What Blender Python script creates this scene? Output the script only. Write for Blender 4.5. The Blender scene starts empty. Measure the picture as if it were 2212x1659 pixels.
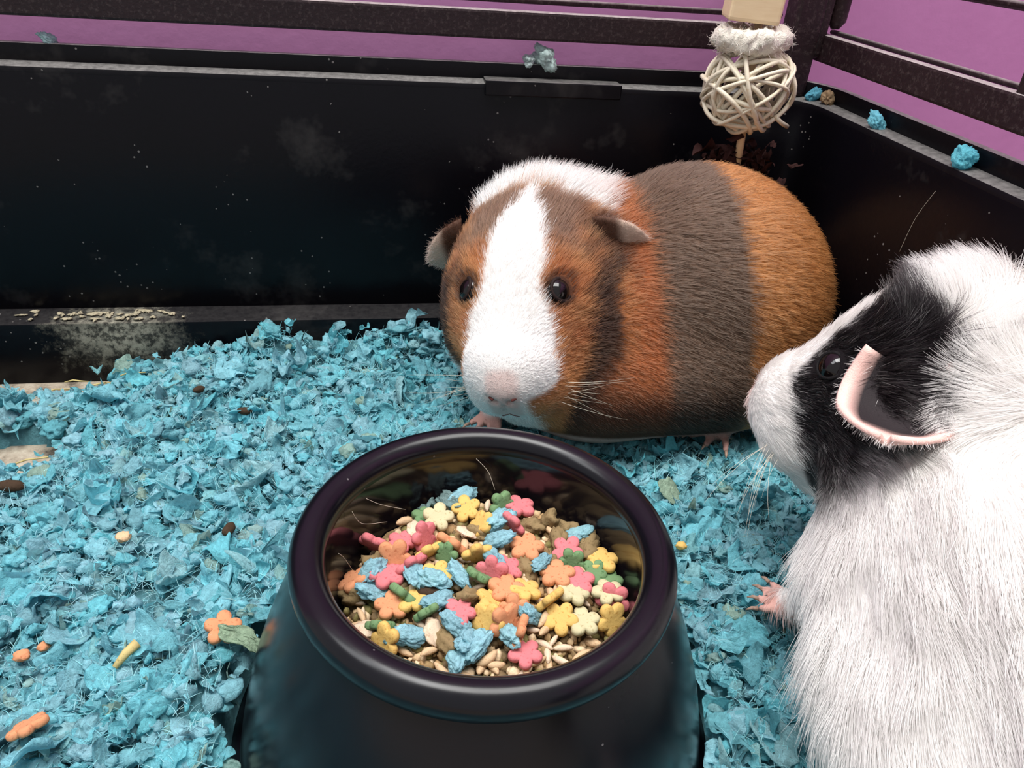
import bpy, bmesh, math, random
import numpy as np
from mathutils import Vector, Matrix, noise as mnoise

SC = bpy.context.scene
COL = SC.collection
rng = np.random.default_rng(7)
random.seed(7)
FUR = 1.0          # fur density factor

# ------------------------------------------------------------------ camera
cam_d = bpy.data.cameras.new('camera')
cam = bpy.data.objects.new('camera', cam_d)
COL.objects.link(cam)
cam_d.sensor_width = 36.0
cam_d.lens = 36.0 * 1643.0 / 2212.0
cam_d.clip_start = 0.01
cam_d.clip_end = 50
CX = Vector((0.98347601, -0.16769479, 0.06821586))      # camera right
CYD = Vector((-0.03262357, -0.53479666, -0.84435078))   # camera down
CZ = Vector((0.17807484, 0.82817328, -0.53143049))      # camera forward
cam.matrix_world = Matrix(((CX.x, -CYD.x, -CZ.x, 0), (CX.y, -CYD.y, -CZ.y, 0), (CX.z, -CYD.z, -CZ.z, 0.205), (0, 0, 0, 1)))
SC.camera = cam

# ------------------------------------------------------------------ light
world = bpy.data.worlds.new('shop_world')
SC.world = world
world.use_nodes = True
world.node_tree.nodes['Background'].inputs[0].default_value = (0.95, 0.97, 1.0, 1)
world.node_tree.nodes['Background'].inputs[1].default_value = 0.50


def area_light(name, loc, target, size, power, color=(1, 1, 1)):
    d = bpy.data.lights.new(name, 'AREA')
    d.shape = 'RECTANGLE'
    d.size, d.size_y = size
    d.energy = power
    d.color = color
    o = bpy.data.objects.new(name, d)
    COL.objects.link(o)
    o.location = loc
    o.rotation_euler = (Vector(target) - Vector(loc)).to_track_quat('-Z', 'Y').to_euler()
    return o


area_light('ceiling_light_panel', (0.05, 0.12, 1.9), (0.06, 0.22, 0), (1.5, 0.9), 44, (1.0, 0.985, 0.96))
area_light('ceiling_light_row', (-0.9, 0.2, 1.9), (0.0, 0.25, 0), (0.6, 1.6), 18, (0.97, 0.985, 1.0))

SC.view_settings.view_transform = 'Standard'
SC.view_settings.look = 'None'
SC.view_settings.gamma = 1.0
SC.view_settings.use_curve_mapping = False
SC.view_settings.exposure = 0.25


# ------------------------------------------------------------------ helpers
def lin(r, g, b):
    def f(c):
        c /= 255.0
        return c / 12.92 if c <= 0.04045 else ((c + 0.055) / 1.055) ** 2.4
    return (f(r), f(g), f(b))


class NT:
    """small node-tree helper"""
    def __init__(self, name):
        self.m = bpy.data.materials.new(name)
        self.m.use_nodes = True
        self.t = self.m.node_tree
        self.b = self.t.nodes['Principled BSDF']
        self.out = self.t.nodes['Material Output']

    def n(self, kind, **kw):
        nd = self.t.nodes.new(kind)
        for k, v in kw.items():
            if k in nd.inputs:
                nd.inputs[k].default_value = v
            else:
                setattr(nd, k, v)
        return nd

    def l(self, a, b):
        self.t.links.new(a, b)

    def coord(self, kind='Object'):
        return self.n('ShaderNodeTexCoord').outputs[kind]

    def noise(self, scale, detail=3, rough=0.6, vec=None, kind='Object'):
        nd = self.n('ShaderNodeTexNoise')
        nd.inputs['Scale'].default_value = scale
        nd.inputs['Detail'].default_value = detail
        nd.inputs['Roughness'].default_value = rough
        self.l(vec if vec is not None else self.coord(kind), nd.inputs['Vector'])
        return nd.outputs['Fac']

    def ramp(self, fac, stops):
        nd = self.n('ShaderNodeValToRGB')
        cr = nd.color_ramp
        while len(cr.elements) < len(stops):
            cr.elements.new(0.5)
        for e, (p, c) in zip(cr.elements, stops):
            e.position = p
            e.color = (c[0], c[1], c[2], 1) if hasattr(c, '__len__') else (c, c, c, 1)
        self.l(fac, nd.inputs['Fac'])
        return nd.outputs['Color']

    def mix(self, fac, a, b, blend='MIX'):
        nd = self.n('ShaderNodeMix')
        nd.data_type = 'RGBA'
        nd.blend_type = blend
        for sock, v in ((nd.inputs[0], fac), (nd.inputs[6], a), (nd.inputs[7], b)):
            if hasattr(v, 'is_linked'):
                self.l(v, sock)
            elif hasattr(v, '__len__'):
                sock.default_value = (v[0], v[1], v[2], 1)
            else:
                sock.default_value = v
        return nd.outputs[2]

    def math(self, op, a, b=None, clamp=False):
        nd = self.n('ShaderNodeMath')
        nd.operation = op
        nd.use_clamp = clamp
        for sock, v in ((nd.inputs[0], a), (nd.inputs[1], b)):
            if v is None:
                continue
            if hasattr(v, 'is_linked'):
                self.l(v, sock)
            else:
                sock.default_value = v
        return nd.outputs[0]

    def bump(self, h, strength, dist=0.001):
        nd = self.n('ShaderNodeBump')
        nd.inputs['Strength'].default_value = strength
        nd.inputs['Distance'].default_value = dist
        self.l(h, nd.inputs['Height'])
        self.l(nd.outputs[0], self.b.inputs['Normal'])

    def set(self, **kw):
        for k, v in kw.items():
            s = self.b.inputs[k.replace('_', ' ')]
            if hasattr(v, 'is_linked'):
                self.l(v, s)
            elif hasattr(v, '__len__'):
                s.default_value = (v[0], v[1], v[2], 1)
            else:
                s.default_value = v
        return self


def obj(name, mesh, mat=None, parent=None, smooth=True, **props):
    if mat is not None and not mesh.materials:
        mesh.materials.append(mat)
    if smooth and len(mesh.polygons):
        mesh.polygons.foreach_set('use_smooth', [True] * len(mesh.polygons))
    o = bpy.data.objects.new(name, mesh)
    COL.objects.link(o)
    if parent is not None:
        o.parent = parent
        o.matrix_parent_inverse = parent.matrix_world.inverted()
    for k, v in props.items():
        o[k] = v
    return o


def mesh_np(name, v, f):
    m = bpy.data.meshes.new(name)
    v = np.asarray(v, np.float32)
    if isinstance(f, np.ndarray):
        n, k = f.shape
        m.vertices.add(len(v))
        m.vertices.foreach_set('co', v.ravel())
        m.loops.add(n * k)
        m.loops.foreach_set('vertex_index', f.astype(np.int32).ravel())
        m.polygons.add(n)
        m.polygons.foreach_set('loop_start', np.arange(0, n * k, k, dtype=np.int32))
        m.update(calc_edges=True)
        m.validate()
    else:
        m.from_pydata([tuple(p) for p in v], [], f)
        m.update()
    return m


def vcol(mesh, cols, name='coat'):
    a = mesh.attributes.new(name, 'FLOAT_COLOR', 'POINT')
    c = np.ones((len(cols), 4), np.float32)
    c[:, :3] = cols
    a.data.foreach_set('color', c.ravel())


def empty(name, loc, **props):
    o = bpy.data.objects.new(name, None)
    COL.objects.link(o)
    o.location = loc
    o.empty_display_size = 0.01
    o.matrix_world = Matrix.Translation(loc)
    for k, v in props.items():
        o[k] = v
    return o


def box_mesh(name, lo, hi, bevel=0.0, seg=2):
    bm = bmesh.new()
    bmesh.ops.create_cube(bm, size=1)
    lo, hi = Vector(lo), Vector(hi)
    for v in bm.verts:
        v.co = Vector(((v.co.x + .5) * (hi.x - lo.x) + lo.x, (v.co.y + .5) * (hi.y - lo.y) + lo.y, (v.co.z + .5) * (hi.z - lo.z) + lo.z))
    if bevel:
        bmesh.ops.bevel(bm, geom=bm.edges[:], offset=bevel, segments=seg, affect='EDGES', profile=0.6)
    m = bpy.data.meshes.new(name)
    bm.to_mesh(m)
    bm.free()
    return m


def lathe_mesh(name, prof, n=96):
    prof = np.array(prof, float)
    a = np.linspace(0, 2 * np.pi, n, endpoint=False)
    v = np.stack([prof[:, None, 0] * np.cos(a), prof[:, None, 0] * np.sin(a), np.repeat(prof[:, 1:2], n, 1)], -1).reshape(-1, 3)
    i = np.arange(len(prof) - 1)[:, None] * n
    j = np.arange(n)[None]
    k = (j + 1) % n
    f = np.stack([i + j, i + k, i + n + k, i + n + j], -1).reshape(-1, 4)
    return mesh_np(name, v, f)


def tube_np(path, rad, n=8, closed=False):
    P = np.asarray(path, float)
    N = len(P)
    rad = np.broadcast_to(np.asarray(rad, float), (N,))
    T = np.roll(P, -1, 0) - np.roll(P, 1, 0) if closed else np.gradient(P, axis=0)
    T /= np.linalg.norm(T, axis=1)[:, None] + 1e-12
    ref = np.array([0.31, 0.17, 0.93])
    if abs(T[0] @ ref) > .9:
        ref = np.array([1., 0, 0])
    A = np.zeros_like(P)
    x = ref - T[0] * (ref @ T[0])
    for i in range(N):
        x = x - T[i] * (x @ T[i])
        x /= np.linalg.norm(x)
        A[i] = x
    B = np.cross(T, A)
    a = np.linspace(0, 2 * np.pi, n, endpoint=False)
    V = P[:, None] + rad[:, None, None] * (A[:, None] * np.cos(a)[None, :, None] + B[:, None] * np.sin(a)[None, :, None])
    V = V.reshape(-1, 3)
    F = []
    for i in range(N if closed else N - 1):
        i2 = (i + 1) % N
        for j in range(n):
            k = (j + 1) % n
            F.append((i * n + j, i * n + k, i2 * n + k, i2 * n + j))
    if not closed:
        F.append(tuple(range(n))[::-1])
        F.append(tuple((N - 1) * n + j for j in range(n)))
    return V, F


def tube_mesh(name, path, rad, n=8, closed=False):
    v, f = tube_np(path, rad, n, closed)
    return mesh_np(name, v, f)


def hash3(i, j, k, seed):
    h = (i.astype(np.int64) * 374761393 + j.astype(np.int64) * 668265263 + k.astype(np.int64) * 2147483647 + seed * 1274126177) & 0xFFFFFFFF
    h = ((h ^ (h >> 13)) * 1274126177) & 0xFFFFFFFF
    h = h ^ (h >> 16)
    return (h & 0xFFFFFF) / float(0xFFFFFF) * 2 - 1


def vnoise(p, scale, seed=0):
    """smooth value noise, p (N,3), roughly -1..1"""
    q = np.asarray(p, float) * scale
    i = np.floor(q)
    f = q - i
    f = f * f * (3 - 2 * f)
    i = i.astype(np.int64)
    r = 0
    for dx in (0, 1):
        for dy in (0, 1):
            for dz in (0, 1):
                w = (f[..., 0] if dx else 1 - f[..., 0]) * (f[..., 1] if dy else 1 - f[..., 1]) * (f[..., 2] if dz else 1 - f[..., 2])
                r = r + w * hash3(i[..., 0] + dx, i[..., 1] + dy, i[..., 2] + dz, seed)
    return r


def sstep(a, b, x):
    t = np.clip((x - a) / (b - a), 0, 1)
    return t * t * (3 - 2 * t)


def unit(v):
    v = np.asarray(v, float)
    return v / (np.linalg.norm(v, axis=-1, keepdims=True) + 1e-12)


# ------------------------------------------------------------------ materials
def plastic_black(name, dust_top=0.0, specks=True, rough=0.35, base=(6, 5, 9), scratch=True, stain=False):
    n = NT(name)
    col = lin(*base)
    c = n.mix(n.noise(25, 4), lin(*base), tuple(x * 1.5 for x in col))
    if scratch:                                   # pale scuffs and smears
        sm = n.math('MULTIPLY', n.ramp(n.noise(18, 5, .7), [(.56, 0), (.78, 1)]), .10)
        c = n.mix(sm, c, lin(150, 145, 140))
    if specks:                                    # bits of dried dirt and dust
        vo = n.n('ShaderNodeTexVoronoi')
        vo.inputs['Scale'].default_value = 55
        n.l(n.coord(), vo.inputs['Vector'])
        big = n.math('LESS_THAN', vo.outputs['Distance'], .055)
        pick = n.math('GREATER_THAN', n.noise(23, 2), .56)
        c = n.mix(n.math('MULTIPLY', big, n.math('MULTIPLY', pick, .55)), c, lin(205, 200, 190))
        vo2 = n.n('ShaderNodeTexVoronoi')
        vo2.inputs['Scale'].default_value = 260
        n.l(n.coord(), vo2.inputs['Vector'])
        sm2 = n.math('MULTIPLY', n.math('LESS_THAN', vo2.outputs['Distance'], .13), n.math('GREATER_THAN', n.noise(40, 3), .57))
        c = n.mix(n.math('MULTIPLY', sm2, .35), c, lin(170, 165, 160))
    if stain:                                     # dried pale stain on the step of the back panel
        mp = n.n('ShaderNodeMapping')
        mp.inputs['Location'].default_value = (.128 / .032, -.369 / .03, -.003 / .02)
        mp.inputs['Scale'].default_value = (1 / .032, 1 / .03, 1 / .02)
        n.l(n.coord(), mp.inputs[0])
        ln = n.n('ShaderNodeVectorMath')
        ln.operation = 'LENGTH'
        n.l(mp.outputs[0], ln.inputs[0])
        blob = n.ramp(n.math('ADD', ln.outputs['Value'], n.math('MULTIPLY', n.noise(130, 5, .7), 1.3)), [(.0, 1), (.55, 1), (1.0, 0)])
        mp2 = n.math('SUBTRACT', 1.9, n.math('ADD', ln.outputs['Value'], n.math('MULTIPLY', n.noise(150, 5, .75), 1.5)), True)
        patch = n.ramp(n.noise(210, 6, .75), [(.44, .15), (.56, 1)])
        c = n.mix(n.math('MULTIPLY', mp2, n.math('MULTIPLY', patch, .75)), c, lin(172, 168, 150))
    if dust_top:
        g = n.n('ShaderNodeNewGeometry')
        sx = n.n('ShaderNodeSeparateXYZ')
        n.l(g.outputs['Normal'], sx.inputs[0])
        up = n.math('MULTIPLY', n.ramp(sx.outputs['Z'], [(.55, 0), (.95, 1)]), dust_top)
        d = n.math('MULTIPLY', up, n.ramp(n.noise(320, 4, .7), [(.25, .35), (.65, 1)]))
        c = n.mix(d, c, lin(165, 162, 158))
    n.set(Base_Color=c, Roughness=rough, Specular_IOR_Level=.18)
    n.bump(n.noise(420, 2), .12, .0006)
    return n.m


M = {}
M['tray'] = plastic_black('black_tray_plastic', dust_top=.35, rough=.3)
M['step'] = plastic_black('soiled_step_plastic', dust_top=.05, rough=.3, stain=True)
M['tray_side'] = plastic_black('dusty_black_tray_plastic', dust_top=.8, rough=.38)
M['ledge'] = plastic_black('dusty_ledge_plastic', dust_top=.48, rough=.5)

n = NT('powder_coated_frame')
g = n.n('ShaderNodeNewGeometry')
sx = n.n('ShaderNodeSeparateXYZ')
n.l(g.outputs['Normal'], sx.inputs[0])
up = n.math('MULTIPLY', n.ramp(sx.outputs['Z'], [(.3, 0), (.9, 1)]), n.ramp(n.noise(300, 4, .7), [(.2, .3), (.6, .85)]))
side = n.math('MULTIPLY', n.ramp(n.noise(500, 3, .7), [(.52, 0), (.75, 1)]), .16)
c = n.mix(side, n.mix(n.noise(60, 3), lin(26, 14, 17), lin(40, 24, 28)), lin(150, 135, 130))
n.set(Base_Color=n.mix(up, c, lin(168, 158, 156)), Roughness=.55, Specular_IOR_Level=.3)
n.bump(n.noise(700, 2), .3, .0005)
M['frame'] = n.m

n = NT('purple_wall_paint')
n.set(Base_Color=n.mix(n.noise(45, 5, .65), lin(188, 126, 174), lin(198, 136, 184)), Roughness=.6)
n.bump(n.noise(160, 4), .15, .001)
M['purple'] = n.m

n = NT('soiled_floor_plastic')
n.set(Base_Color=n.ramp(n.noise(120, 5, .7), [(.3, lin(70, 62, 52)), (.5, lin(150, 138, 120)), (.75, lin(186, 176, 158))]), Roughness=.8)
n.bump(n.noise(500, 4), .5, .001)
M['floor'] = n.m

n = NT('bowl_plastic')
c = n.mix(n.noise(30, 3), lin(9, 8, 13), lin(14, 13, 19))
vo = n.n('ShaderNodeTexVoronoi')
vo.inputs['Scale'].default_value = 300
n.l(n.coord(), vo.inputs['Vector'])
sp = n.math('MULTIPLY', n.math('LESS_THAN', vo.outputs['Distance'], .1), n.math('GREATER_THAN', n.noise(70, 3), .6))
c = n.mix(n.math('MULTIPLY', sp, .25), c, lin(170, 165, 165))
n.set(Base_Color=c, Roughness=n.ramp(n.noise(60, 4), [(.3, .2), (.7, .28)]), Specular_IOR_Level=.32)
M['bowl'] = n.m
n = NT('bowl_inner_plastic')
n.set(Base_Color=n.mix(n.noise(30, 3), lin(14, 12, 16), lin(22, 18, 22)), Roughness=.12, Specular_IOR_Level=.5)
M['bowl_in'] = n.m


def attr_mat(name, attr='coat', rough=.8, trans=0.0, fine=900, spec=.2, var=.25, bump=.4):
    n = NT(name)
    a = n.n('ShaderNodeAttribute')
    a.attribute_name = attr
    k = n.ramp(n.noise(fine, 3), [(.25, 1 - var), (.75, 1 + var * .4)])
    c = n.mix(1.0, a.outputs['Color'], k, 'MULTIPLY')
    n.set(Base_Color=c, Roughness=rough, Specular_IOR_Level=spec)
    n.bump(n.noise(fine * 1.3, 3), bump, .0006)
    if trans:
        tr = n.n('ShaderNodeBsdfTranslucent')
        n.l(c, tr.inputs['Color'])
        mx = n.n('ShaderNodeMixShader')
        mx.inputs[0].default_value = trans
        n.l(n.b.outputs[0], mx.inputs[1])
        n.l(tr.outputs[0], mx.inputs[2])
        n.l(mx.outputs[0], n.out.inputs['Surface'])
    return n.m


M['paper'] = attr_mat('paper_bedding_flake', rough=.9, trans=.38, fine=620, spec=.1, var=.20, bump=.8)
_pt = M['paper'].node_tree                    # deep folds and wrinkles of crumpled tissue
_no = [q for q in _pt.nodes if q.type == 'TEX_NOISE']
_fold = _pt.nodes.new('ShaderNodeTexNoise')
_fold.inputs['Scale'].default_value = 260
_fold.inputs['Detail'].default_value = 6
_fold.inputs['Roughness'].default_value = .68
_fold.inputs['Distortion'].default_value = 2.2
_tc = _pt.nodes.new('ShaderNodeTexCoord')
_pt.links.new(_tc.outputs['Object'], _fold.inputs['Vector'])
_bp = [q for q in _pt.nodes if q.type == 'BUMP'][0]
_bp2 = _pt.nodes.new('ShaderNodeBump')
_bp2.inputs['Strength'].default_value = .9
_bp2.inputs['Distance'].default_value = .0015
_pt.links.new(_fold.outputs['Fac'], _bp2.inputs['Height'])
_pt.links.new(_bp2.outputs['Normal'], _bp.inputs['Normal'])
M['skin'] = attr_mat('animal_skin', rough=.7, fine=1500, var=.1)


def speckled(name, base, dark, scale=900, rough=.8):
    n = NT(name)
    c = n.mix(n.noise(300, 4), tuple(x * .70 for x in lin(*base)), tuple(x * .90 for x in lin(*base)))
    c = n.mix(n.math('MULTIPLY', n.ramp(n.noise(scale, 3), [(.57, 0), (.68, 1)]), .7), c, lin(*dark))
    n.set(Base_Color=c, Roughness=rough, Specular_IOR_Level=.15)
    n.bump(n.noise(scale * .8, 4), .35, .0005)
    return n.m


M['pink'] = speckled('pink_biscuit', (220, 126, 130), (168, 78, 82))
M['orange'] = speckled('orange_biscuit', (220, 152, 110), (165, 92, 60))
M['yellow'] = speckled('yellow_biscuit', (226, 186, 108), (170, 120, 50))
M['cream'] = speckled('cream_biscuit', (208, 198, 158), (150, 138, 98))
M['green'] = speckled('green_biscuit', (116, 148, 104), (60, 92, 52))
M['pellet'] = speckled('hay_pellet', (146, 124, 88), (84, 68, 44), 1100)
M['grain'] = speckled('oat_husk', (222, 188, 148), (170, 130, 92), 1500, .55)
M['oatflake'] = speckled('rolled_flake', (232, 206, 178), (180, 150, 118), 1500, .35)
M['dung'] = speckled('dropping', (70, 54, 40), (36, 26, 18), 800)
M['claw'] = speckled('claw_horn', (176, 146, 128), (120, 92, 80), 900, .4)
M['hay'] = speckled('hay_stem', (206, 188, 128), (140, 122, 70), 900)

n = NT('pale_wood')
mp = n.n('ShaderNodeMapping')
mp.inputs['Scale'].default_value = (60, 60, 300)
n.l(n.coord(), mp.inputs[0])
n.set(Base_Color=n.mix(n.noise(2.2, 4, .6, mp.outputs[0]), lin(214, 184, 142), lin(232, 208, 170)), Roughness=.6)
M['wood'] = n.m
M['wicker'] = speckled('wicker_cane', (235, 224, 200), (196, 176, 142), 500, .5)
M['loofah'] = attr_mat('loofah_fibre', rough=.9, trans=.15, fine=1200, var=.12, bump=.8)
M['darkshred'] = speckled('dark_brown_shreds', (62, 36, 34), (26, 14, 14), 400)

n = NT('glossy_eye')
n.set(Base_Color=lin(14, 9, 9), Roughness=.05, Specular_IOR_Level=.45)
M['eye'] = n.m


def hair_mat(name, rough=.45, spec=.35):
    """strands coloured by the coat attribute"""
    n = NT(name)
    a = n.n('ShaderNodeAttribute')
    a.attribute_name = 'coat'
    d = n.n('ShaderNodeBsdfDiffuse')
    n.l(a.outputs['Color'], d.inputs['Color'])
    h = n.n('ShaderNodeBsdfHairPrincipled')
    h.parametrization = 'COLOR'
    n.l(a.outputs['Color'], h.inputs['Color'])
    h.inputs['Roughness'].default_value = rough
    h.inputs['Radial Roughness'].default_value = .55
    mx = n.n('ShaderNodeMixShader')
    mx.inputs[0].default_value = spec
    n.l(d.outputs[0], mx.inputs[1])
    n.l(h.outputs[0], mx.inputs[2])
    n.l(mx.outputs[0], n.out.inputs['Surface'])
    return n.m


M['fur'] = hair_mat('fur_strands', .4, .55)
n = NT('whisker_strands')
n.set(Base_Color=lin(225, 215, 195), Roughness=.4)
M['whisker'] = n.m


def hair_obj(name, pts, rad, cols, mat, parent, tip=.15, **props):
    """pts (N,K,3) strands, rad (N,), cols (N,3)"""
    N, K, _ = pts.shape
    hc = bpy.data.hair_curves.new(name)
    hc.add_curves([K] * N)
    inv = np.array(parent.matrix_world.inverted()) if parent is not None else np.eye(4)
    q = pts.reshape(-1, 3) @ inv[:3, :3].T + inv[:3, 3]
    hc.position_data.foreach_set('vector', q.astype(np.float32).ravel())
    s = np.linspace(0, 1, K)
    prof = (1 - (1 - tip) * s ** 1.5)
    r = (rad[:, None] * prof[None]).astype(np.float32)
    ra = hc.attributes.get('radius') or hc.attributes.new('radius', 'FLOAT', 'POINT')
    ra.data.foreach_set('value', r.ravel())
    ca = hc.attributes.new('coat', 'FLOAT_COLOR', 'CURVE')
    c4 = np.ones((N, 4), np.float32)
    c4[:, :3] = cols
    ca.data.foreach_set('color', c4.ravel())
    hc.materials.append(mat)
    o = bpy.data.objects.new(name, hc)
    COL.objects.link(o)
    if parent is not None:
        o.parent = parent
    for k, v in props.items():
        o[k] = v
    return o


# ------------------------------------------------------------------ purple shop walls and floor under the cage
YB, XR = 0.385, 0.222          # inner faces of the tray's back and side panels
LEDGE_Z, FLOOR_Z = 0.131, -0.022
obj('wall_back', box_mesh('wall_back', (-1.2, .414, -.06), (.72, .434, .9)), M['purple'], smooth=False, kind='structure', label='purple painted shop wall behind the cage', category='wall')
obj('wall_right', box_mesh('wall_right', (.70, -.9, -.06), (.72, .414, .9)), M['purple'], smooth=False, kind='structure', label='purple painted shop wall at the side of the cage', category='wall')
obj('floor', box_mesh('floor', (-1.2, -.9, -.06), (.70, .414, -.03)), M['frame'], smooth=False, kind='structure', label='dark shelf surface beneath the cage tray', category='floor')

# ------------------------------------------------------------------ cage tray
tray = empty('cage_tray', (0, .2, -.03), label='black plastic cage tray with dusty stepped rim', category='tray')


def sweep(name, prof, mat, bevel=.0008, ring=None):
    """closed cross-section (offset outwards, height) swept along the back panel, round the corner and down the side panel"""
    path = []
    rc = .03
    for x in np.linspace(-.55, XR - rc, 24):
        path.append(((x, YB), (0, 1)))
    for a in np.linspace(90, 0, 12)[1:-1]:
        ar = math.radians(a)
        path.append(((XR - rc + rc * math.cos(ar), YB - rc + rc * math.sin(ar)), (math.cos(ar), math.sin(ar))))
    for y in np.linspace(YB - rc, -.35, 24):
        path.append(((XR, y), (1, 0)))
    if ring:
        path = [p for p in path if ring(p)]
    V, F, k = [], [], len(prof)
    for (p, d) in path:
        for (o_, z) in prof:
            V.append((p[0] + d[0] * o_, p[1] + d[1] * o_, z))
    for i in range(len(path) - 1):
        for j in range(k):
            j2 = (j + 1) % k
            F.append((i * k + j, i * k + j2, (i + 1) * k + j2, (i + 1) * k + j))
    F.append(tuple(range(k))[::-1])
    F.append(tuple((len(path) - 1) * k + j for j in range(k)))
    m = mesh_np(name, V, F)
    bm = bmesh.new()
    bm.from_mesh(m)
    bmesh.ops.recalc_face_normals(bm, faces=bm.faces[:])
    es = [e for e in bm.edges if len(e.link_faces) == 2 and e.calc_face_angle(0) > .5]
    bmesh.ops.bevel(bm, geom=es, offset=bevel, segments=2, affect='EDGES', profile=.6)
    bm.to_mesh(m)
    bm.free()
    m.materials.append(mat)
    o = obj(name, m, None, tray, smooth=False)
    for p in m.polygons:
        p.use_smooth = True
    m.set_sharp_from_angle(angle=.6)
    return o


# upright panel with its low step, then the ledge, then the raised lip
sweep('side_panel', [(0, .012), (0, LEDGE_Z - .002), (.004, LEDGE_Z - .002), (.004, .012)], M['tray'])
sweep('lower_step', [(-.0155, .0125), (-.0155, FLOOR_Z), (.004, FLOOR_Z), (.004, .0135), (-.0005, .0135)], M['step'])
sweep('ledge', [(0, LEDGE_Z - .003), (.0005, LEDGE_Z), (.007, LEDGE_Z + .0012), (.010, LEDGE_Z + .0012), (.010, LEDGE_Z - .003)], M['ledge'], .0005)
sweep('raised_lip', [(.0075, LEDGE_Z), (.0075, .1395), (.012, .1395), (.012, LEDGE_Z)], M['tray_side'], .0006)
obj('floor_pan', box_mesh('floor_pan', (-.56, -.36, -.0295), (XR + .003, YB + .003, FLOOR_Z)), M['floor'], tray, smooth=False)
# clip tab that interrupts the ledge of the back panel
tb = obj('clip_tab', box_mesh('clip_tab', (.0575, YB - .0022, LEDGE_Z - .005), (.1262, YB + .008, LEDGE_Z + .0022), .0007), M['tray'], tray, smooth=False)


# ------------------------------------------------------------------ cage frame
frame = empty('wire_cage', (.2, .39, LEDGE_Z), label='dusty dark metal cage frame clipped above the tray', category='cage frame')
FX = XR + .003
BY = YB + .005


def bar(name, lo, hi, bev=.0012):
    return obj(name, box_mesh(name, lo, hi, bev), M['frame'], frame, smooth=False)


bar('back_bar', (-.56, BY, .1505), (.206, BY + .007, .163))
bar('side_bar', (FX, -.36, .1488), (FX + .006, .389, .1614))
obj('wire', tube_mesh('wire', [(-.56, BY + .008, .167), (.21, BY + .008, .167)], .0014), M['frame'], frame)
obj('wire', tube_mesh('wire', [(FX + .0075, -.36, .1622), (FX + .0075, .385, .1622)], .0012), M['frame'], frame)  # added to draw the dark shadow line along the side bar's top
obj('wire', tube_mesh('wire', [(FX + .008, -.36, .187), (FX + .008, .38, .187)], .0016), M['frame'], frame)
bar('corner_post', (.207, .377, LEDGE_Z + .001), (.222, .390, .33), .002)
bar('corner_post', (.2205, .378, .1505), (.2265, .3865, .33), .002)
for i, y in enumerate((.241, .11, -.02)):
    bar('upright', (FX + .001, y, .158), (FX + .006, y + .007, .33))
obj('hinge_knuckle', tube_mesh('hinge_knuckle', [(.2310, .381, .164), (.2310, .381, .1675), (.2310, .381, .19), (.2310, .381, .33)], [.002, .0045, .0048, .0048], 14), M['frame'], frame)


# ------------------------------------------------------------------ bowl
BC = np.array([.0285, .150])
BOWL_H = .0605
bowl = empty('food_bowl', (BC[0], BC[1], FLOOR_Z), label='black plastic food bowl with rounded rim standing in the blue bedding', category='bowl')
bz = FLOOR_Z
prof = [(.0, bz + .001), (.062, bz + .001), (.0745, bz), (.0755, bz + .0015), (.0752, bz + .004), (.0722, bz + .0062)]
for t in np.linspace(0, 1, 14):
    prof.append((.0722 + (.0502 - .0722) * t + .0030 * math.sin(math.pi * t), bz + .0062 + (.0525 - bz - .0062) * t))
b_out = lathe_mesh('bowl_body', prof, 128)
b_out.transform(Matrix.Translation((BC[0], BC[1], 0)))
obj('bowl_body', b_out, M['bowl'], bowl)
prof = []
for a in np.linspace(-150, 195, 30):
    ar = math.radians(a)
    prof.append((.0475 + .0048 * math.cos(ar), .0562 + .0052 * math.sin(ar)))
b_rim = lathe_mesh('bowl_rim', [(.0470, .0515)] + prof, 128)
b_rim.transform(Matrix.Translation((BC[0], BC[1], 0)))
obj('bowl_rim', b_rim, M['bowl'], bowl)
prof = [(.0431, .0570), (.0428, .0535)]
for t in np.linspace(0, 1, 18)[1:]:
    prof.append((.0428 - .0095 * t ** 2.2, .0535 - .042 * t))
prof += [(.0300, .0098), (.020, .0088), (.0, .0086)]
b_in = lathe_mesh('bowl_inside', prof, 128)
b_in.flip_normals()
b_in.transform(Matrix.Translation((BC[0], BC[1], 0)))
obj('bowl_inside', b_in, M['bowl_in'], bowl)


# ------------------------------------------------------------------ animals: implicit surface helpers
def ell(p, c, r, R=None):
    q = p - np.asarray(c)
    if R is not None:
        q = q @ R
    r = np.asarray(r, float)
    k0 = np.linalg.norm(q / r, axis=-1)
    k1 = np.linalg.norm(q / (r * r), axis=-1) + 1e-9
    return k0 * (k0 - 1) / k1


def cap(p, a, b, ra, rb):
    a, b = np.asarray(a, float), np.asarray(b, float)
    d = b - a
    t = np.clip(((p - a) @ d) / (d @ d), 0, 1)
    return np.linalg.norm(p - a - t[..., None] * d, axis=-1) - (ra + (rb - ra) * t)


def smin(a, b, k):
    h = np.clip(.5 + .5 * (b - a) / k, 0, 1)
    return b + (a - b) * h - k * h * (1 - h)


def smax(a, b, k):
    return -smin(-a, -b, k)


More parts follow.
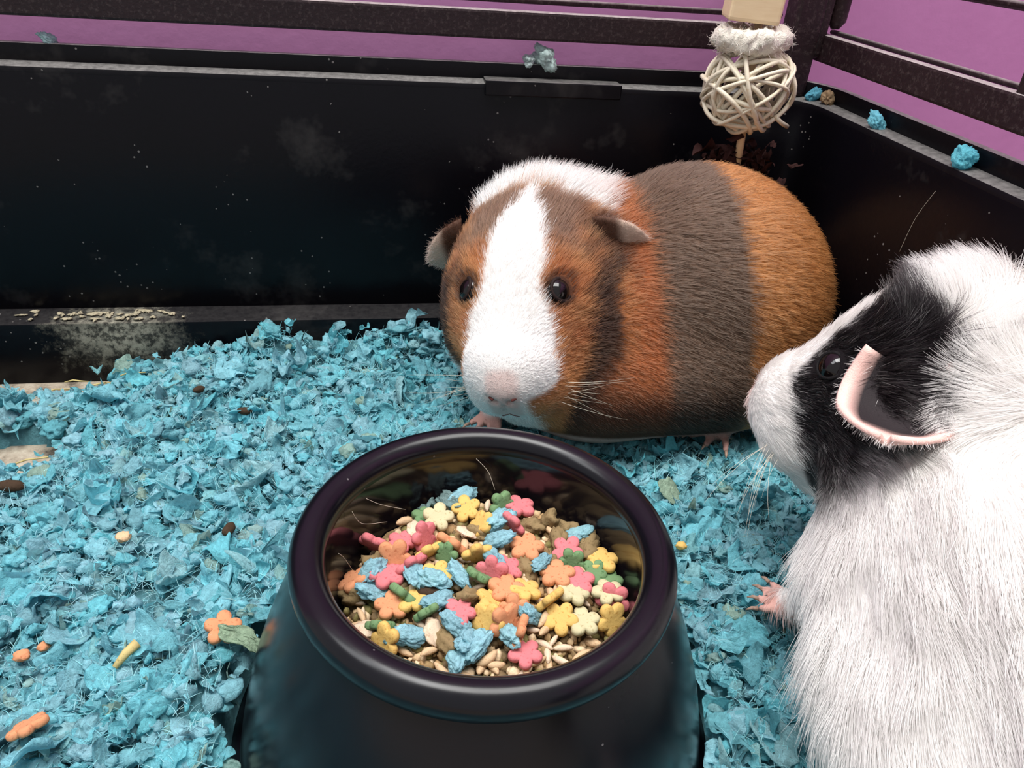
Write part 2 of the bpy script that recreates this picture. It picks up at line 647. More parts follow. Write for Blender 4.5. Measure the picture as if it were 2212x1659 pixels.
def surface_nets(fn, lo, hi, h):
    lo, hi = np.asarray(lo, float), np.asarray(hi, float)
    n = np.ceil((hi - lo) / h).astype(int) + 1
    ax = [lo[i] + h * np.arange(n[i]) for i in range(3)]
    G = np.stack(np.meshgrid(*ax, indexing='ij'), -1)
    D = np.empty(tuple(n))
    for i in range(n[0]):
        D[i] = fn(G[i].reshape(-1, 3)).reshape(n[1], n[2])
    S = D < 0
    nx, ny, nz = n - 1
    acc = np.zeros((nx, ny, nz, 3))
    cnt = np.zeros((nx, ny, nz))
    corners = [(i, j, k) for i in (0, 1) for j in (0, 1) for k in (0, 1)]
    for a in corners:
        for axis in range(3):
            if a[axis]:
                continue
            b = list(a)
            b[axis] = 1
            da = D[a[0]:a[0] + nx, a[1]:a[1] + ny, a[2]:a[2] + nz]
            db = D[b[0]:b[0] + nx, b[1]:b[1] + ny, b[2]:b[2] + nz]
            cr = (da < 0) != (db < 0)
            t = np.where(cr, da / np.where(cr, da - db, 1), 0)
            for q in range(3):
                acc[..., q] += np.where(cr, a[q] + (t if q == axis else 0), 0)
            cnt += cr
    act = cnt > 0
    idx = -np.ones(act.shape, int)
    idx[act] = np.arange(act.sum())
    ijk = np.argwhere(act)
    V = lo + h * (ijk + acc[act] / cnt[act][:, None])
    F = []
    for axis in range(3):
        u, w = (axis + 1) % 3, (axis + 2) % 3
        sl0 = [slice(1, -1)] * 3
        sl0[axis] = slice(0, -1)
        sl1 = [slice(1, -1)] * 3
        sl1[axis] = slice(1, None)
        s0, s1 = S[tuple(sl0)], S[tuple(sl1)]
        for flip in (False, True):
            e = np.argwhere(s0 & ~s1) if not flip else np.argwhere(~s0 & s1)
            base = e.copy()
            base[:, u] += 1
            base[:, w] += 1
            quad = []
            for du, dw in ((0, 0), (-1, 0), (-1, -1), (0, -1)):
                c = base.copy()
                c[:, u] += du
                c[:, w] += dw
                quad.append(idx[c[:, 0], c[:, 1], c[:, 2]])
            q = np.stack(quad, 1)
            F.append(q if not flip else q[:, ::-1])
    F = np.concatenate(F)
    F = F[(F >= 0).all(1)]
    return V, F


def grad(fn, p, e=.0008):
    g = np.stack([fn(p + e * np.eye(3)[i]) - fn(p - e * np.eye(3)[i]) for i in range(3)], -1)
    return unit(g)


def sample_mesh(V, F, n, weight=None):
    T = np.concatenate([F[:, [0, 1, 2]], F[:, [0, 2, 3]]])
    a, b, c = V[T[:, 0]], V[T[:, 1]], V[T[:, 2]]
    ar = np.linalg.norm(np.cross(b - a, c - a), axis=1)
    if weight is not None:
        ar = ar * weight((a + b + c) / 3)
    pick = rng.choice(len(T), n, p=ar / ar.sum())
    u, v = rng.random(n), rng.random(n)
    s = u + v > 1
    u[s], v[s] = 1 - u[s], 1 - v[s]
    return a[pick] + (b - a)[pick] * u[:, None] + (c - a)[pick] * v[:, None]


def grow(P, N, T, L, lift0, lift1, K=6, jit=.12, clump=None):
    """strands from roots P with normals N, comb direction T, length L; lift = share of the normal at root / tip"""
    n = len(P)
    J = rng.normal(size=(n, 3)) * jit
    pts = np.empty((n, K, 3))
    pts[:, 0] = P - N * .0006
    step = L[:, None] / (K - 1)
    cur = pts[:, 0]
    l0 = np.broadcast_to(lift0, (n,))
    l1 = np.broadcast_to(lift1, (n,))
    for k in range(1, K):
        s = (k - 1) / max(1, K - 2)
        li = (l0 + (l1 - l0) * s)[:, None]
        d = unit(N * li + T * (1 - li) + J * (.4 + .6 * s))
        cur = cur + d * step
        pts[:, k] = cur
    if clump is not None:
        scale, amt = clump
        off = np.stack([vnoise(P, scale, 31 + i) for i in range(3)], -1) * amt
        s = np.linspace(0, 1, K)[None, :, None] ** 1.5
        pts += off[:, None] * s * L[:, None, None]
    return pts


def frame_of(F, U0=(0, 0, 1)):
    F = unit(np.asarray(F, float))
    U = np.asarray(U0, float)
    U = unit(U - F * (U @ F))
    return np.stack([F, np.cross(U, F), U], 1)     # columns forward, left, up


def head_sdf(q):
    """guinea pig head in its own frame: x to the nose, y to its left, z up (metres)"""
    d = ell(q, (-.010, 0, .005), (.042, .034, .031))
    d = smin(d, cap(q, (.004, 0, .001), (.0385, 0, -.0050), .0295, .0205), .012)
    for s in (1, -1):
        d = smin(d, ell(q, (-.004, s * .019, -.018), (.031, .022, .028)), .012)
        d = smin(d, ell(q, (.039, s * .0085, -.0150), (.014, .0110, .0130)), .007)     # whisker pads
    d = smin(d, ell(q, (.030, 0, -.0285), (.017, .013, .0105)), .007)
    d = smin(d, ell(q, (.010, 0, -.022), (.028, .021, .020)), .010)                 # chin
    d = smin(d, ell(q, (.0525, 0, -.0045), (.006, .008, .0060)), .006)               # nose pad
    for s in (1, -1):
        d = smax(d, -cap(q, (.0590, s * .0022, -.0055), (.0560, s * .0060, -.0035), .0011, .0013), .0012)   # nostrils
    d = smax(d, -cap(q, (.0590, 0, -.0070), (.0555, 0, -.0165), .0006, .0008), .0012)   # philtrum
    d = smax(d, -cap(q, (.051, .006, -.0215), (.051, -.006, -.0215), .0009, .0009), .002)   # mouth
    return d


def paw_sdf(p, wrist, toe_dir, side, toes=4, L=.011, r=.0024, spread=.55):
    """foot with separate toes; wrist point, direction of the toes and sideways vector"""
    toe_dir, side = unit(toe_dir), unit(side)
    w = np.asarray(wrist, float)
    ball = w + toe_dir * .006 + np.array([0, 0, -.001])
    d = cap(p, w, ball, r * 1.7, r * 2.0)
    for i in range(toes):
        u = (i - (toes - 1) / 2) / ((toes - 1) / 2)
        dd = unit(toe_dir + side * u * spread)
        a = ball + side * u * r * 1.4
        b = a + dd * L * (1 - .16 * abs(u)) + np.array([0, 0, -.0012])
        d = smin(d, cap(p, a, b, r * .85, r * .6), .0012)
    return d


def ear_mesh(name, B, A, W, N, L, width, curl, droop, cup=0.0, nu=16, nv=13, thick=.0009, twist=0.0):
    """petal-shaped ear: base B, axis A, sideways W, face normal N"""
    A, W, N = unit(A), unit(W), unit(N)
    u = np.linspace(0, 1, nu)[:, None]
    v = np.linspace(-1, 1, nv)[None]
    w = width * (.42 + .58 * np.sin(np.pi * np.clip(u * .80 + .12, 0, 1)) ** .8) * np.sqrt(np.clip(1 - np.clip((u - .62) / .385, 0, 1) ** 2, 0, 1))
    P = (np.asarray(B)[None, None] + A * (L * u)[..., None] + W * (w * v)[..., None]
         + N * (curl * (v ** 2) * (1 - .3 * u) + droop * u ** 2 + cup * np.sin(np.pi * u) + twist * v * u)[..., None])
    P += N * (.0007 * vnoise(P.reshape(-1, 3), 160, 5).reshape(P.shape[:2]))[..., None]
    du = np.gradient(P, axis=0)
    dv = np.gradient(P, axis=1)
    nn = unit(np.cross(du, dv) + 1e-9)
    top, bot = P + nn * thick, P - nn * thick
    V = np.concatenate([top.reshape(-1, 3), bot.reshape(-1, 3)])
    F = []
    o = nu * nv
    for i in range(nu - 1):
        for j in range(nv - 1):
            a = i * nv + j
            F.append((a, a + nv, a + nv + 1, a + 1))
            F.append((o + a, o + a + 1, o + a + nv + 1, o + a + nv))
    rimv = [j for j in range(nv)] + [i * nv + nv - 1 for i in range(1, nu)] + [(nu - 1) * nv + j for j in range(nv - 2, -1, -1)] + [i * nv for i in range(nu - 2, 0, -1)]
    for k in range(len(rimv)):
        a, b = rimv[k], rimv[(k + 1) % len(rimv)]
        F.append((a, b, o + b, o + a))
    uu = np.repeat(u, nv, 1).ravel()
    vv = np.repeat(v, nu, 0).ravel()
    return V, np.array(F), np.concatenate([uu, uu]), np.concatenate([vv, vv]), nn.reshape(-1, 3)


def strands_np(starts, dirs, L, bend, K=8):
    out = []
    for s, d, l, b in zip(starts, dirs, L, bend):
        t = np.linspace(0, 1, K)[:, None]
        out.append(np.asarray(s) + unit(d) * l * t + np.asarray(b) * l * t ** 2)
    return np.array(out)


def uv_eye(name, c, r, parent, nrm=None, lidcol=None):
    bm = bmesh.new()
    bmesh.ops.create_uvsphere(bm, u_segments=24, v_segments=16, radius=r)
    m = bpy.data.meshes.new(name)
    bm.to_mesh(m)
    bm.free()
    m.transform(Matrix.Translation(c))
    e = obj(name, m, M['eye'], parent)
    if nrm is not None:                            # dark lid around the eye
        nrm = unit(nrm)
        a_ = unit(np.cross(nrm, [.1, .2, .97]))
        b_ = np.cross(nrm, a_)
        t = np.linspace(0, 2 * np.pi, 28, endpoint=False)
        path = np.array(c) + nrm * r * .62 + r * .80 * (np.cos(t)[:, None] * a_ + np.sin(t)[:, None] * b_ * .92)
        lm = tube_mesh('eyelid', path, r * (.10 + .04 * np.abs(np.sin(t))), 8, True)
        vcol(lm, np.tile(np.array(lin(*lidcol)), (len(lm.vertices), 1)))
        obj('eyelid', lm, M['skin'], e)
    return e


def nose_parts(pig, sdf, hw):
    """nostrils and mouth line seated on the skin"""
    for s in (1, -1):
        p = seat_eye(sdf, hw((.0585, s * .0048, -.0035)), .0004)
        n_ = grad(sdf, p[None])[0]
        bm = bmesh.new()
        bmesh.ops.create_uvsphere(bm, u_segments=12, v_segments=8, radius=1)
        m = bpy.data.meshes.new('nostril')
        bm.to_mesh(m)
        bm.free()
        up = unit(hw((0, s * .5, .8)) - hw((0, 0, 0)))
        a_ = unit(np.cross(n_, up))
        b_ = np.cross(a_, n_)
        MM = Matrix(((a_[0] * .0010, b_[0] * .0020, n_[0] * .0006, p[0]), (a_[1] * .0010, b_[1] * .0020, n_[1] * .0006, p[1]), (a_[2] * .0010, b_[2] * .0020, n_[2] * .0006, p[2]), (0, 0, 0, 1)))
        m.transform(MM)
        vcol(m, np.tile(np.array(lin(96, 52, 48)), (len(m.vertices), 1)))
        obj('nostril', m, M['skin'], pig)
    pts = [seat_eye(sdf, hw(q), .0003) for q in ((.058, .0, -.0075), (.057, .0, -.0120), (.055, .0, -.0165))]
    m = tube_mesh('lip_cleft', pts, .0005, 6)
    vcol(m, np.tile(np.array(lin(150, 96, 90)), (len(m.vertices), 1)))
    obj('lip_cleft', m, M['skin'], pig)
    pts = [seat_eye(sdf, hw((.055 - .010 * abs(t) ** 1.5, t * .0085, -.0170 - .0022 * abs(t))), .0003) for t in np.linspace(-1, 1, 11)]
    m = tube_mesh('mouth', pts, .0006, 6)
    vcol(m, np.tile(np.array(lin(120, 72, 68)), (len(m.vertices), 1)))
    obj('mouth', m, M['skin'], pig)


def seat_eye(sdf, p0, sink):
    """nearest skin point to p0 and the eye centre a little below it"""
    p = np.array([p0], float)
    for _ in range(12):
        p = p - grad(sdf, p) * sdf(p)[:, None]
    return p[0] - grad(sdf, p)[0] * sink


C_WHITE = np.array(lin(244, 240, 236))
C_ORANGE = np.array(lin(196, 134, 80))
C_RUST = np.array(lin(168, 96, 56))
C_BROWN = np.array(lin(112, 88, 72))
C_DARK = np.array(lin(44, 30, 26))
C_BLACK = np.array(lin(24, 20, 22))
C_PINK = np.array(lin(222, 172, 160))


def mixc(a, b, t):
    return a + (b - a) * np.asarray(t)[..., None]


# ------------------------------------------------------------------ brown, orange and white guinea pig behind the bowl
def build_pig_tricolour():
    S1 = 1.02
    C = np.array([.0690, .3010, .0590])
    R = frame_of((-.335, -.905, -.26), (-.19, -.05, .97))
    hl = lambda p: (p - C) @ R / S1
    hw = lambda q: C + (np.asarray(q, float) * S1) @ R.T

    def body(p):
        d = ell(p, (.153, .319, .054), (.061, .050, .0580))
        d = smin(d, ell(p, (.170, .314, .046), (.045, .049, .047)), .02)
        d = smin(d, ell(p, (.104, .309, .040), (.042, .042, .042)), .025)
        d = smin(d, ell(p, (.088, .330, .066), (.033, .030, .034)), .02)
        d = smin(d, ell(p, (.138, .300, .022), (.062, .046, .028)), .02)
        d = smin(d, ell(p, (.098, .288, .020), (.036, .028, .026)), .015)
        # hind leg, forelegs
        d = smin(d, ell(p, (.165, .284, .022), (.028, .022, .022)), .012)
        d = smin(d, cap(p, (.082, .300, .022), (.0555, .2925, .0065), .012, .0055), .008)
        d = smin(d, cap(p, (.100, .282, .022), (.096, .287, .006), .012, .0055), .008)
        return d

    feet = [((.0555, .2915, .0045), (-.45, -.8, 0), (.8, -.45, 0), 4, .009),
            ((.096, .288, .004), (-.2, -1, 0), (1, -.2, 0), 4, .009),
            ((.163, .272, .004), (-.75, -.65, 0), (.65, -.75, 0), 3, .013)]

    def sdf(p):
        d = smin(body(p), head_sdf(hl(p)) * S1, .016)
        for w, td, sd, k, L in feet:
            d = smin(d, paw_sdf(p, w, td, sd, k, L), .003)
        return d

    V, F = surface_nets(sdf, (.015, .232, -.006), (.226, .382, .122), .0015)
    eye_q = np.array([hl(seat_eye(sdf, hw((.0228, s * .0195, .0208)), .0040)[None])[0] for s in (1, -1)])

    def coat(p, ragged=True):
        q = hl(p)
        if ragged:
            q = q + .0016 * np.stack([vnoise(p, 260, 1), vnoise(p, 260, 2), vnoise(p, 260, 3)], -1) + .0011 * rng.normal(size=p.shape)
            pb = p + .0022 * np.stack([vnoise(p, 180, 4), vnoise(p, 180, 5), vnoise(p, 180, 6)], -1) + .0014 * rng.normal(size=p.shape)
        else:
            pb = p
        x, y, z = q[:, 0], q[:, 1], q[:, 2]
        ay = np.abs(y)
        # how much of the head's own pattern applies
        hd = 1 - sstep(.006, .016, head_sdf(q) + sstep(-.028, -.05, x) * .008)
        # body: rust ruff, brown saddle, orange rump
        X = pb[:, 0]
        c = mixc(C_RUST * 1.05, C_BROWN, sstep(.117, .124, X + .15 * (pb[:, 2] - .06)))
        c = mixc(c, C_ORANGE, sstep(.1575, .161, X + .13 * (pb[:, 2] - .06)))
        c = mixc(c, C_DARK * .7, sstep(.046, .022, pb[:, 2]) * .85 * (1 - sstep(.155, .165, X)))  # dark brown belly fur, with the shade under the body painted in
        # head: rust ground
        h = mixc(np.broadcast_to(C_RUST, p.shape), C_ORANGE, .45 + .45 * vnoise(p, 120, 9))
        dark = sstep(.030, .018, ay) * sstep(-.030, -.022, x) * sstep(.014, .002, x) * sstep(.012, .022, z)     # brow patches
        h = mixc(h, C_BROWN, dark * .9)
        yc = np.interp(z, [-.04, -.0245, -.009, .0045, .018], [.026, .031, .0365, .0355, .035])
        hwid = np.interp(z, [-.04, -.0245, -.009, .0045, .018], [.008, .0085, .0075, .0050, .0040])
        st = sstep(hwid + .0025, hwid - .0025, np.abs(ay - yc)) * sstep(.022, .014, z)
        h = mixc(h, C_DARK, st * .92)                                                                       # dark cheek stripe
        h = mixc(h, C_DARK * .8, sstep(-.014, -.026, z) * sstep(.020, .027, y) * .85)  # underside of the left cheek: shade painted into the ruff's colour
        mot = sstep(.05, .45, vnoise(p, 150, 14)) * sstep(.018, .026, ay) * sstep(.030, .018, x) * sstep(-.004, .006, z)
        h = mixc(h, C_DARK, mot * .6)
        er = sstep(.019, .010, np.sqrt((x + .012) ** 2 + (z - .016) ** 2)) * sstep(.024, .030, ay)
        h = mixc(h, C_DARK, er * .75)
        st2 = sstep(-.020, -.026, y) * sstep(.006, .012, x) * sstep(.024, .014, x)
        h = mixc(h, C_DARK, st2 * .8)
        # blaze, widening over the muzzle
        w = np.interp(x, [-.05, -.030, -.0174, -.005, .012, .026, .030, .036, .050, .06], [.0005, .001, .0030, .0080, .0122, .0115, .0150, .0175, .020, .020])
        yo = y - .0008
        bl = sstep(w + .0012, w - .0012, np.abs(yo)) * sstep(-.030, -.024, z)
        lip = sstep(-.0045, -.008, z) * sstep(.007, .011, y) * sstep(.02, .03, x)
        bl = bl * (1 - lip)
        chin = sstep(-.019, -.023, z) * sstep(.012, .006, y) * sstep(.0, .02, x)
        wh = np.maximum(bl, chin * .85)
        # white crown and nape behind the ears
        nb = sstep(-.0265, -.0315, x - .20 * ay) * sstep(-.060, -.050, x) * sstep(.008, .016, z + .3 * np.minimum(y, 0) - .10 * np.maximum(y, 0)) * sstep(.036, .030, ay)
        wh = np.maximum(wh, nb)
        h = mixc(h, C_WHITE, wh)
        ed = np.linalg.norm(hl(p)[:, None] - eye_q[None], axis=2).min(1)
        h = mixc(h, C_DARK, sstep(.0088, .0070, ed) * .85)
        nose = sstep(.0535, .056, x) * sstep(.008, .005, ay)
        h = mixc(h, C_PINK, nose * .5)
        c = mixc(c, h, hd)
        c = mixc(c, C_WHITE, nb * (1 - hd))
        ft = sstep(.008, .005, p[:, 2])
        c = mixc(c, C_PINK * .8, ft)
        return c

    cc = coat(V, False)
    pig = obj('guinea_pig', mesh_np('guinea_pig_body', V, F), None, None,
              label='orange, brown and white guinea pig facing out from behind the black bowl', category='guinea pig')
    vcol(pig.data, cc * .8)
    pig.data.materials.append(M['skin'])
    # eyes
    for e in eye_q:
        uv_eye('eye', Vector(hw(e)), .0063, pig, R @ np.array([.25, np.sign(e[1]) * .75, .55]), (34, 22, 20))
    nose_parts(pig, sdf, hw)
    # ears
    ears = []
    Fd, Ld, Ud = R[:, 0], R[:, 1], R[:, 2]
    for s in (1, -1):
        A = Ld * s * 1.0 - Ud * (.18 if s > 0 else .75) - Fd * .2
        W = Ud * .9 + Fd * .15
        N = unit(np.cross(A, W)) * s
        ev, ef, eu, evv, en = ear_mesh('ear', hw((-.013, s * .0290, .0215)), A, W, N, .0235, .0115, -.003, .004, .003, twist=.002)
        m = mesh_np('ear', ev, ef)
        col = mixc(np.broadcast_to(np.array(lin(84, 58, 46)), ev.shape), np.array(lin(196, 170, 152)), sstep(.38, .6, eu) * .9)
        vcol(m, col)
        ears.append((ev, ef, eu))
        obj('ear', m, M['skin'], pig)
    # fur
    n = int(125000 * FUR)

    def wgt(p):
        q = hl(p)
        w = 1 + 1.2 * (head_sdf(q) < .006)
        return w * (p[:, 2] > .004)
    P = sample_mesh(V, F, n, wgt)
    q = hl(P)
    keep = (np.linalg.norm(q[:, None] - eye_q[None], axis=2).min(1) > .0058) & ~((q[:, 0] > .0545) & (np.abs(q[:, 1]) < .006) & (q[:, 2] < -.001))
    P, q = P[keep], q[keep]
    N = grad(sdf, P)
    # combing: back from the nose on the head, towards the rump on the body
    th = unit(P - hw((.060, 0, -.002)))
    tb = unit(np.stack([np.ones(len(P)), .12 * np.ones(len(P)), -.35 - 4 * (.06 - P[:, 2])], -1))
    hd = (1 - sstep(-.006, .02, head_sdf(q)))[:, None]
    T = th * hd + tb * (1 - hd)
    T = T - N * np.sum(T * N, 1, keepdims=True)
    T = unit(T)
    T = unit(T + .25 * np.stack([vnoise(P, 90, 21 + i) for i in range(3)], -1))
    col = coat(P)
    x = q[:, 0]
    L = np.interp(x, [-.06, -.03, 0, .03, .056], [.0052, .0075, .0060, .0042, .0020])
    L = L * (.75 + .5 * rng.random(len(P)))
    nape = sstep(-.025, -.031, x) * sstep(-.060, -.045, x) * sstep(.010, .02, q[:, 2]) * sstep(.04, .03, np.abs(q[:, 1]))
    L *= 1 + .5 * nape
    T = unit(T + nape[:, None] * (.5 * unit(P - hw((-.022, 0, .02)))))
    T = unit(T - N * np.sum(T * N, 1, keepdims=True))
    L *= np.where(P[:, 2] < .012, .5, 1)
    lift = .22 + .28 * nape + .06 * hd[:, 0]
    pts = grow(P, N, T, L, lift + .12, lift - .16, 5, .13, (420, .11))
    ew = hw(eye_q)
    clear = np.min(np.linalg.norm(pts[:, :, None] - ew[None, None], axis=3), axis=(1, 2)) > .0063
    pts, P, col, hd = pts[clear], P[clear], col[clear], hd[clear]
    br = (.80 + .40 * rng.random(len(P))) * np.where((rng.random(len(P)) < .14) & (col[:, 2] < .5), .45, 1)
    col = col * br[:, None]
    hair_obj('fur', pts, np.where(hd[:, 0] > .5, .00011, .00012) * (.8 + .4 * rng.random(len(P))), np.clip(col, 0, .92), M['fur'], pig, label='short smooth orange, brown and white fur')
    # short fur on the ears
    for ev, ef, eu in ears:
        ep = sample_mesh(ev, ef, int(1500 * FUR))
        en = unit(ep - ev.mean(0))
        tt = unit(ep - ev[0])
        hp = grow(ep, en, tt, .0022 * (.6 + rng.random(len(ep))), .3, .1, 4, .3)
        d = np.linalg.norm(ep - ev[eu < .01].mean(0), axis=1)
        cl = mixc(np.broadcast_to(np.array(lin(88, 60, 46)), ep.shape), np.array(lin(205, 180, 165)), sstep(.0085, .0135, d))
        hair_obj('ear_fur', hp, np.full(len(ep), .00008), cl, M['fur'], pig)
    # whiskers
    st, di, Ls, be = [], [], [], []
    for s in (1, -1):
        for k in range(11):
            st.append(hw((.040 + .006 * rng.random(), s * (.0135 + .002 * rng.random()), -.010 - .008 * rng.random())))
            di.append(R @ np.array([-.25 + .5 * rng.random(), s * 1.0, -.75 + .8 * rng.random()]))
            Ls.append(.020 + .020 * rng.random())
            be.append(np.array([0, 0, -.25 * rng.random()]) - R[:, 0] * .25)
    w = strands_np(st, di, Ls, be)
    hair_obj('whiskers', w, np.full(len(w), .00007), np.tile(C_WHITE, (len(w), 1)), M['whisker'], pig)
    # claws
    for w0, td, sd, k, L in feet:
        td, sd = unit(td), unit(sd)
        for i in range(k):
            u = (i - (k - 1) / 2) / ((k - 1) / 2)
            dd = unit(td + sd * u * .55)
            a = np.array(w0) + td * .006 + sd * u * .0034 + dd * L * .95 + np.array([0, 0, -.0022])
            obj('claw', tube_mesh('claw', [a, a + dd * .0022, a + dd * .004 + np.array([0, 0, -.001])], [.0009, .0007, .0002], 6), M['claw'], pig)
    return pig


build_pig_tricolour()

# ------------------------------------------------------------------ white guinea pig with a black face beside the bowl
def build_pig_white():
    S2 = .97
    C = np.array([.1765, .1815, .0798])
    R = frame_of((-.6661, .6349, -.3914), (-.172, .380, .909))
    hl = lambda p: (p - C) @ R / S2
    hw = lambda q: C + (np.asarray(q, float) * S2) @ R.T

    def body(p):
        d = ell(p, (.173, .066, .052), (.044, .105, .052))
        d = smin(d, ell(p, (.178, .130, .046), (.040, .045, .044)), .025)
        d = smin(d, ell(p, (.188, .160, .076), (.026, .030, .034)), .02)
        d = smin(d, ell(p, (.164, .080, .030), (.049, .078, .034)), .02)
        d = smin(d, ell(p, (.156, .150, .032), (.020, .022, .024)), .012)
        d = smin(d, cap(p, (.150, .150, .030), (.1455, .1605, .006), .012, .0055), .008)
        d = smin(d, cap(p, (.190, .165, .030), (.190, .185, .006), .012, .0055), .008)
        d = smin(d, ell(p, (.140, .028, .026), (.026, .036, .026)), .012)
        d = smin(d, ell(p, (.198, .028, .026), (.020, .036, .026)), .012)
        return d

    feet = [((.1450, .1615, .0045), (-.75, .65, 0), (.65, .75, 0), 4, .009),
            ((.190, .186, .004), (-.2, 1, 0), (1, .2, 0), 4, .009),
            ((.116, .040, .004), (-.3, 1, 0), (1, .3, 0), 3, .012),
            ((.204, .050, .004), (-.1, 1, 0), (1, .1, 0), 3, .012)]

    def sdf(p):
        d = smin(body(p), head_sdf(hl(p)) * S2, .014)
        for w, td, sd, k, L in feet:
            d = smin(d, paw_sdf(p, w, td, sd, k, L), .003)
        return d

    V, F = surface_nets(sdf, (.086, -.045, -.006), (.226, .240, .128), .0016)
    eye_q = np.array([hl(seat_eye(sdf, hw((.0245, s * .0225, .0160)), .0034)[None])[0] for s in (1, -1)])
    ear_b = hw((-.014, .0275, .0185))
    ros = hw((-.036, .033, .004))       # whorl behind the ear

    def coat(p, ragged=True):
        q = hl(p)
        if ragged:
            q = q + .0014 * np.stack([vnoise(p, 260, 1), vnoise(p, 260, 2), vnoise(p, 260, 3)], -1) + .0012 * rng.normal(size=p.shape)
        x, y, z = q[:, 0], q[:, 1], q[:, 2]
        ay = np.abs(y)
        hd = 1 - sstep(.000, .010, head_sdf(q))
        # black mask over both sides of the face, back to the nape
        back = np.interp(z, [-.04, -.027, -.011, .005, .028, .036], [.036, .022, .001, -.012, -.012, -.003])
        mask = sstep(back - .0015, back + .0015, x) * sstep(-.046, -.040, z + .5 * (.02 - x) * 0)
        w = np.interp(x, [-.03, .002, .010, .022, .034, .042, .050, .06], [.0, .001, .0085, .0125, .014, .0155, .02, .03])
        bl = sstep(w + .0012, w - .0012, ay)
        muz = sstep(.0365, .0395, x - .05 * z)
        wh = np.maximum(bl * sstep(.0, .004, x), muz)
        c = mixc(np.broadcast_to(C_WHITE, p.shape), C_BLACK, mask * hd * (1 - wh))
        ft = sstep(.008, .005, p[:, 2])
        nose = sstep(.0535, .056, x) * sstep(.008, .005, ay)
        return mixc(c, C_PINK, np.maximum(ft, nose * .6))

    pig = obj('guinea_pig', mesh_np('guinea_pig_body', V, F), None, None,
              label='white guinea pig with a black face patch and pink-rimmed ear beside the food bowl', category='guinea pig')
    vcol(pig.data, coat(V, False) * .9)
    pig.data.materials.append(M['skin'])
    for e in eye_q:
        uv_eye('eye', Vector(hw(e)), .0058, pig, R @ np.array([.25, np.sign(e[1]) * .8, .5]), (16, 13, 14))
    nose_parts(pig, sdf, hw)
    Fd, Ld, Ud = R[:, 0], R[:, 1], R[:, 2]
    ears = []
    for s in (1, -1):
        A = Ld * s * .95 - Ud * .75 + Fd * .10
        W = Fd * .95 + Ud * .25 - Ld * s * .05
        N = unit(np.cross(A, W)) * s
        ev, ef, eu, evv, en = ear_mesh('ear', hw((-.001, s * .0290, .0170)), A, W, N, .030, .0165, -.005, -.004, .006, nu=22, nv=17)
        m = mesh_np('ear', ev, ef)
        edge = np.maximum(sstep(.78, .9, eu), sstep(.66, .85, np.abs(evv)))
        vcol(m, mixc(np.broadcast_to(np.array(lin(40, 34, 36)), ev.shape), np.array(lin(232, 190, 180)), edge))
        obj('ear', m, M['skin'], pig)
        ears.append((ev, ef, eu, evv, s))
    n = int(190000 * FUR)

    def wgt(p):
        q = hl(p)
        w = 1 + 1.6 * (head_sdf(q) < .008) + .4 * (p[:, 1] > .05)
        return w * (p[:, 2] > .005) * (p[:, 1] > -.04)
    P = sample_mesh(V, F, n, wgt)
    q = hl(P)
    keep = (np.linalg.norm(q[:, None] - eye_q[None], axis=2).min(1) > .0056) & ~((q[:, 0] > .0545) & (np.abs(q[:, 1]) < .006) & (q[:, 2] < -.001))
    P, q = P[keep], q[keep]
    N = grad(sdf, P)
    th = unit(P - hw((.060, 0, .004)))
    tb = unit(np.stack([-.15 * np.ones(len(P)), -np.ones(len(P)), -.30 - 6 * np.clip(.07 - P[:, 2], -.02, .07)], -1))
    hd = (1 - sstep(-.004, .016, head_sdf(q)))[:, None]
    T = th * hd + tb * (1 - hd)
    # whorl: hair radiates from a point behind the ear
    dr = P - ros
    rr = np.linalg.norm(dr, axis=1)
    wr = sstep(.034, .012, rr)[:, None]
    T = T * (1 - wr) + unit(dr) * wr
    # crest on the nape stands up and forward
    cr = sstep(.022, .010, np.linalg.norm((P - np.array([.172, .182, .112])) / np.array([1.5, 1.0, 1.0]), axis=1))
    T = T + cr[:, None] * np.array([-.7, .9, .5]) * 1.2
    T = unit(T - N * np.sum(T * N, 1, keepdims=True))
    T = unit(T + .30 * np.stack([vnoise(P, 70, 21 + i) for i in range(3)], -1))
    col = coat(P)
    x = q[:, 0]
    Lh = np.interp(x, [-.03, 0, .03, .056], [.011, .0065, .0042, .0022])
    L = Lh * hd[:, 0] + (.0155 - .007 * sstep(.05, .02, rr)) * (1 - hd[:, 0])
    L = L * (.7 + .6 * rng.random(len(P))) * (1 + .35 * cr)
    L *= np.where((P[:, 2] < .014) | ((P[:, 2] < .034) & (P[:, 1] > .135) & (P[:, 0] < .17)), .5, 1)
    lift = .17 + .36 * cr + .1 * wr[:, 0]
    pts = grow(P, N, T, L, lift + .14, lift - .14, 6, .10, (260, .22))
    ew = hw(eye_q)
    clear = np.min(np.linalg.norm(pts[:, :, None] - ew[None, None], axis=3), axis=(1, 2)) > .0061
    pts, P, col = pts[clear], P[clear], col[clear]
    col = col * (.93 + .12 * rng.random(len(P)))[:, None]
    hair_obj('fur', pts, .000095 * (.8 + .4 * rng.random(len(P))), np.clip(col, 0, .93), M['fur'], pig, label='long soft white fur with black face patch')
    for ev, ef, eu, evv, s in ears:
        nn_ = int(5000 * FUR)
        ii = rng.integers(0, len(ef), nn_)
        u_, v_ = rng.random((nn_, 1)), rng.random((nn_, 1))
        qd = ev[ef[ii]]
        ep = (qd[:, 0] * (1 - u_) + qd[:, 1] * u_) * (1 - v_) + (qd[:, 3] * (1 - u_) + qd[:, 2] * u_) * v_
        eu_, ev_ = eu[ef[ii]].mean(1), np.abs(evv[ef[ii]]).mean(1)
        fn_ = unit(np.cross(qd[:, 1] - qd[:, 0], qd[:, 3] - qd[:, 0]) + 1e-12)
        base = ev[eu < .01].mean(0)
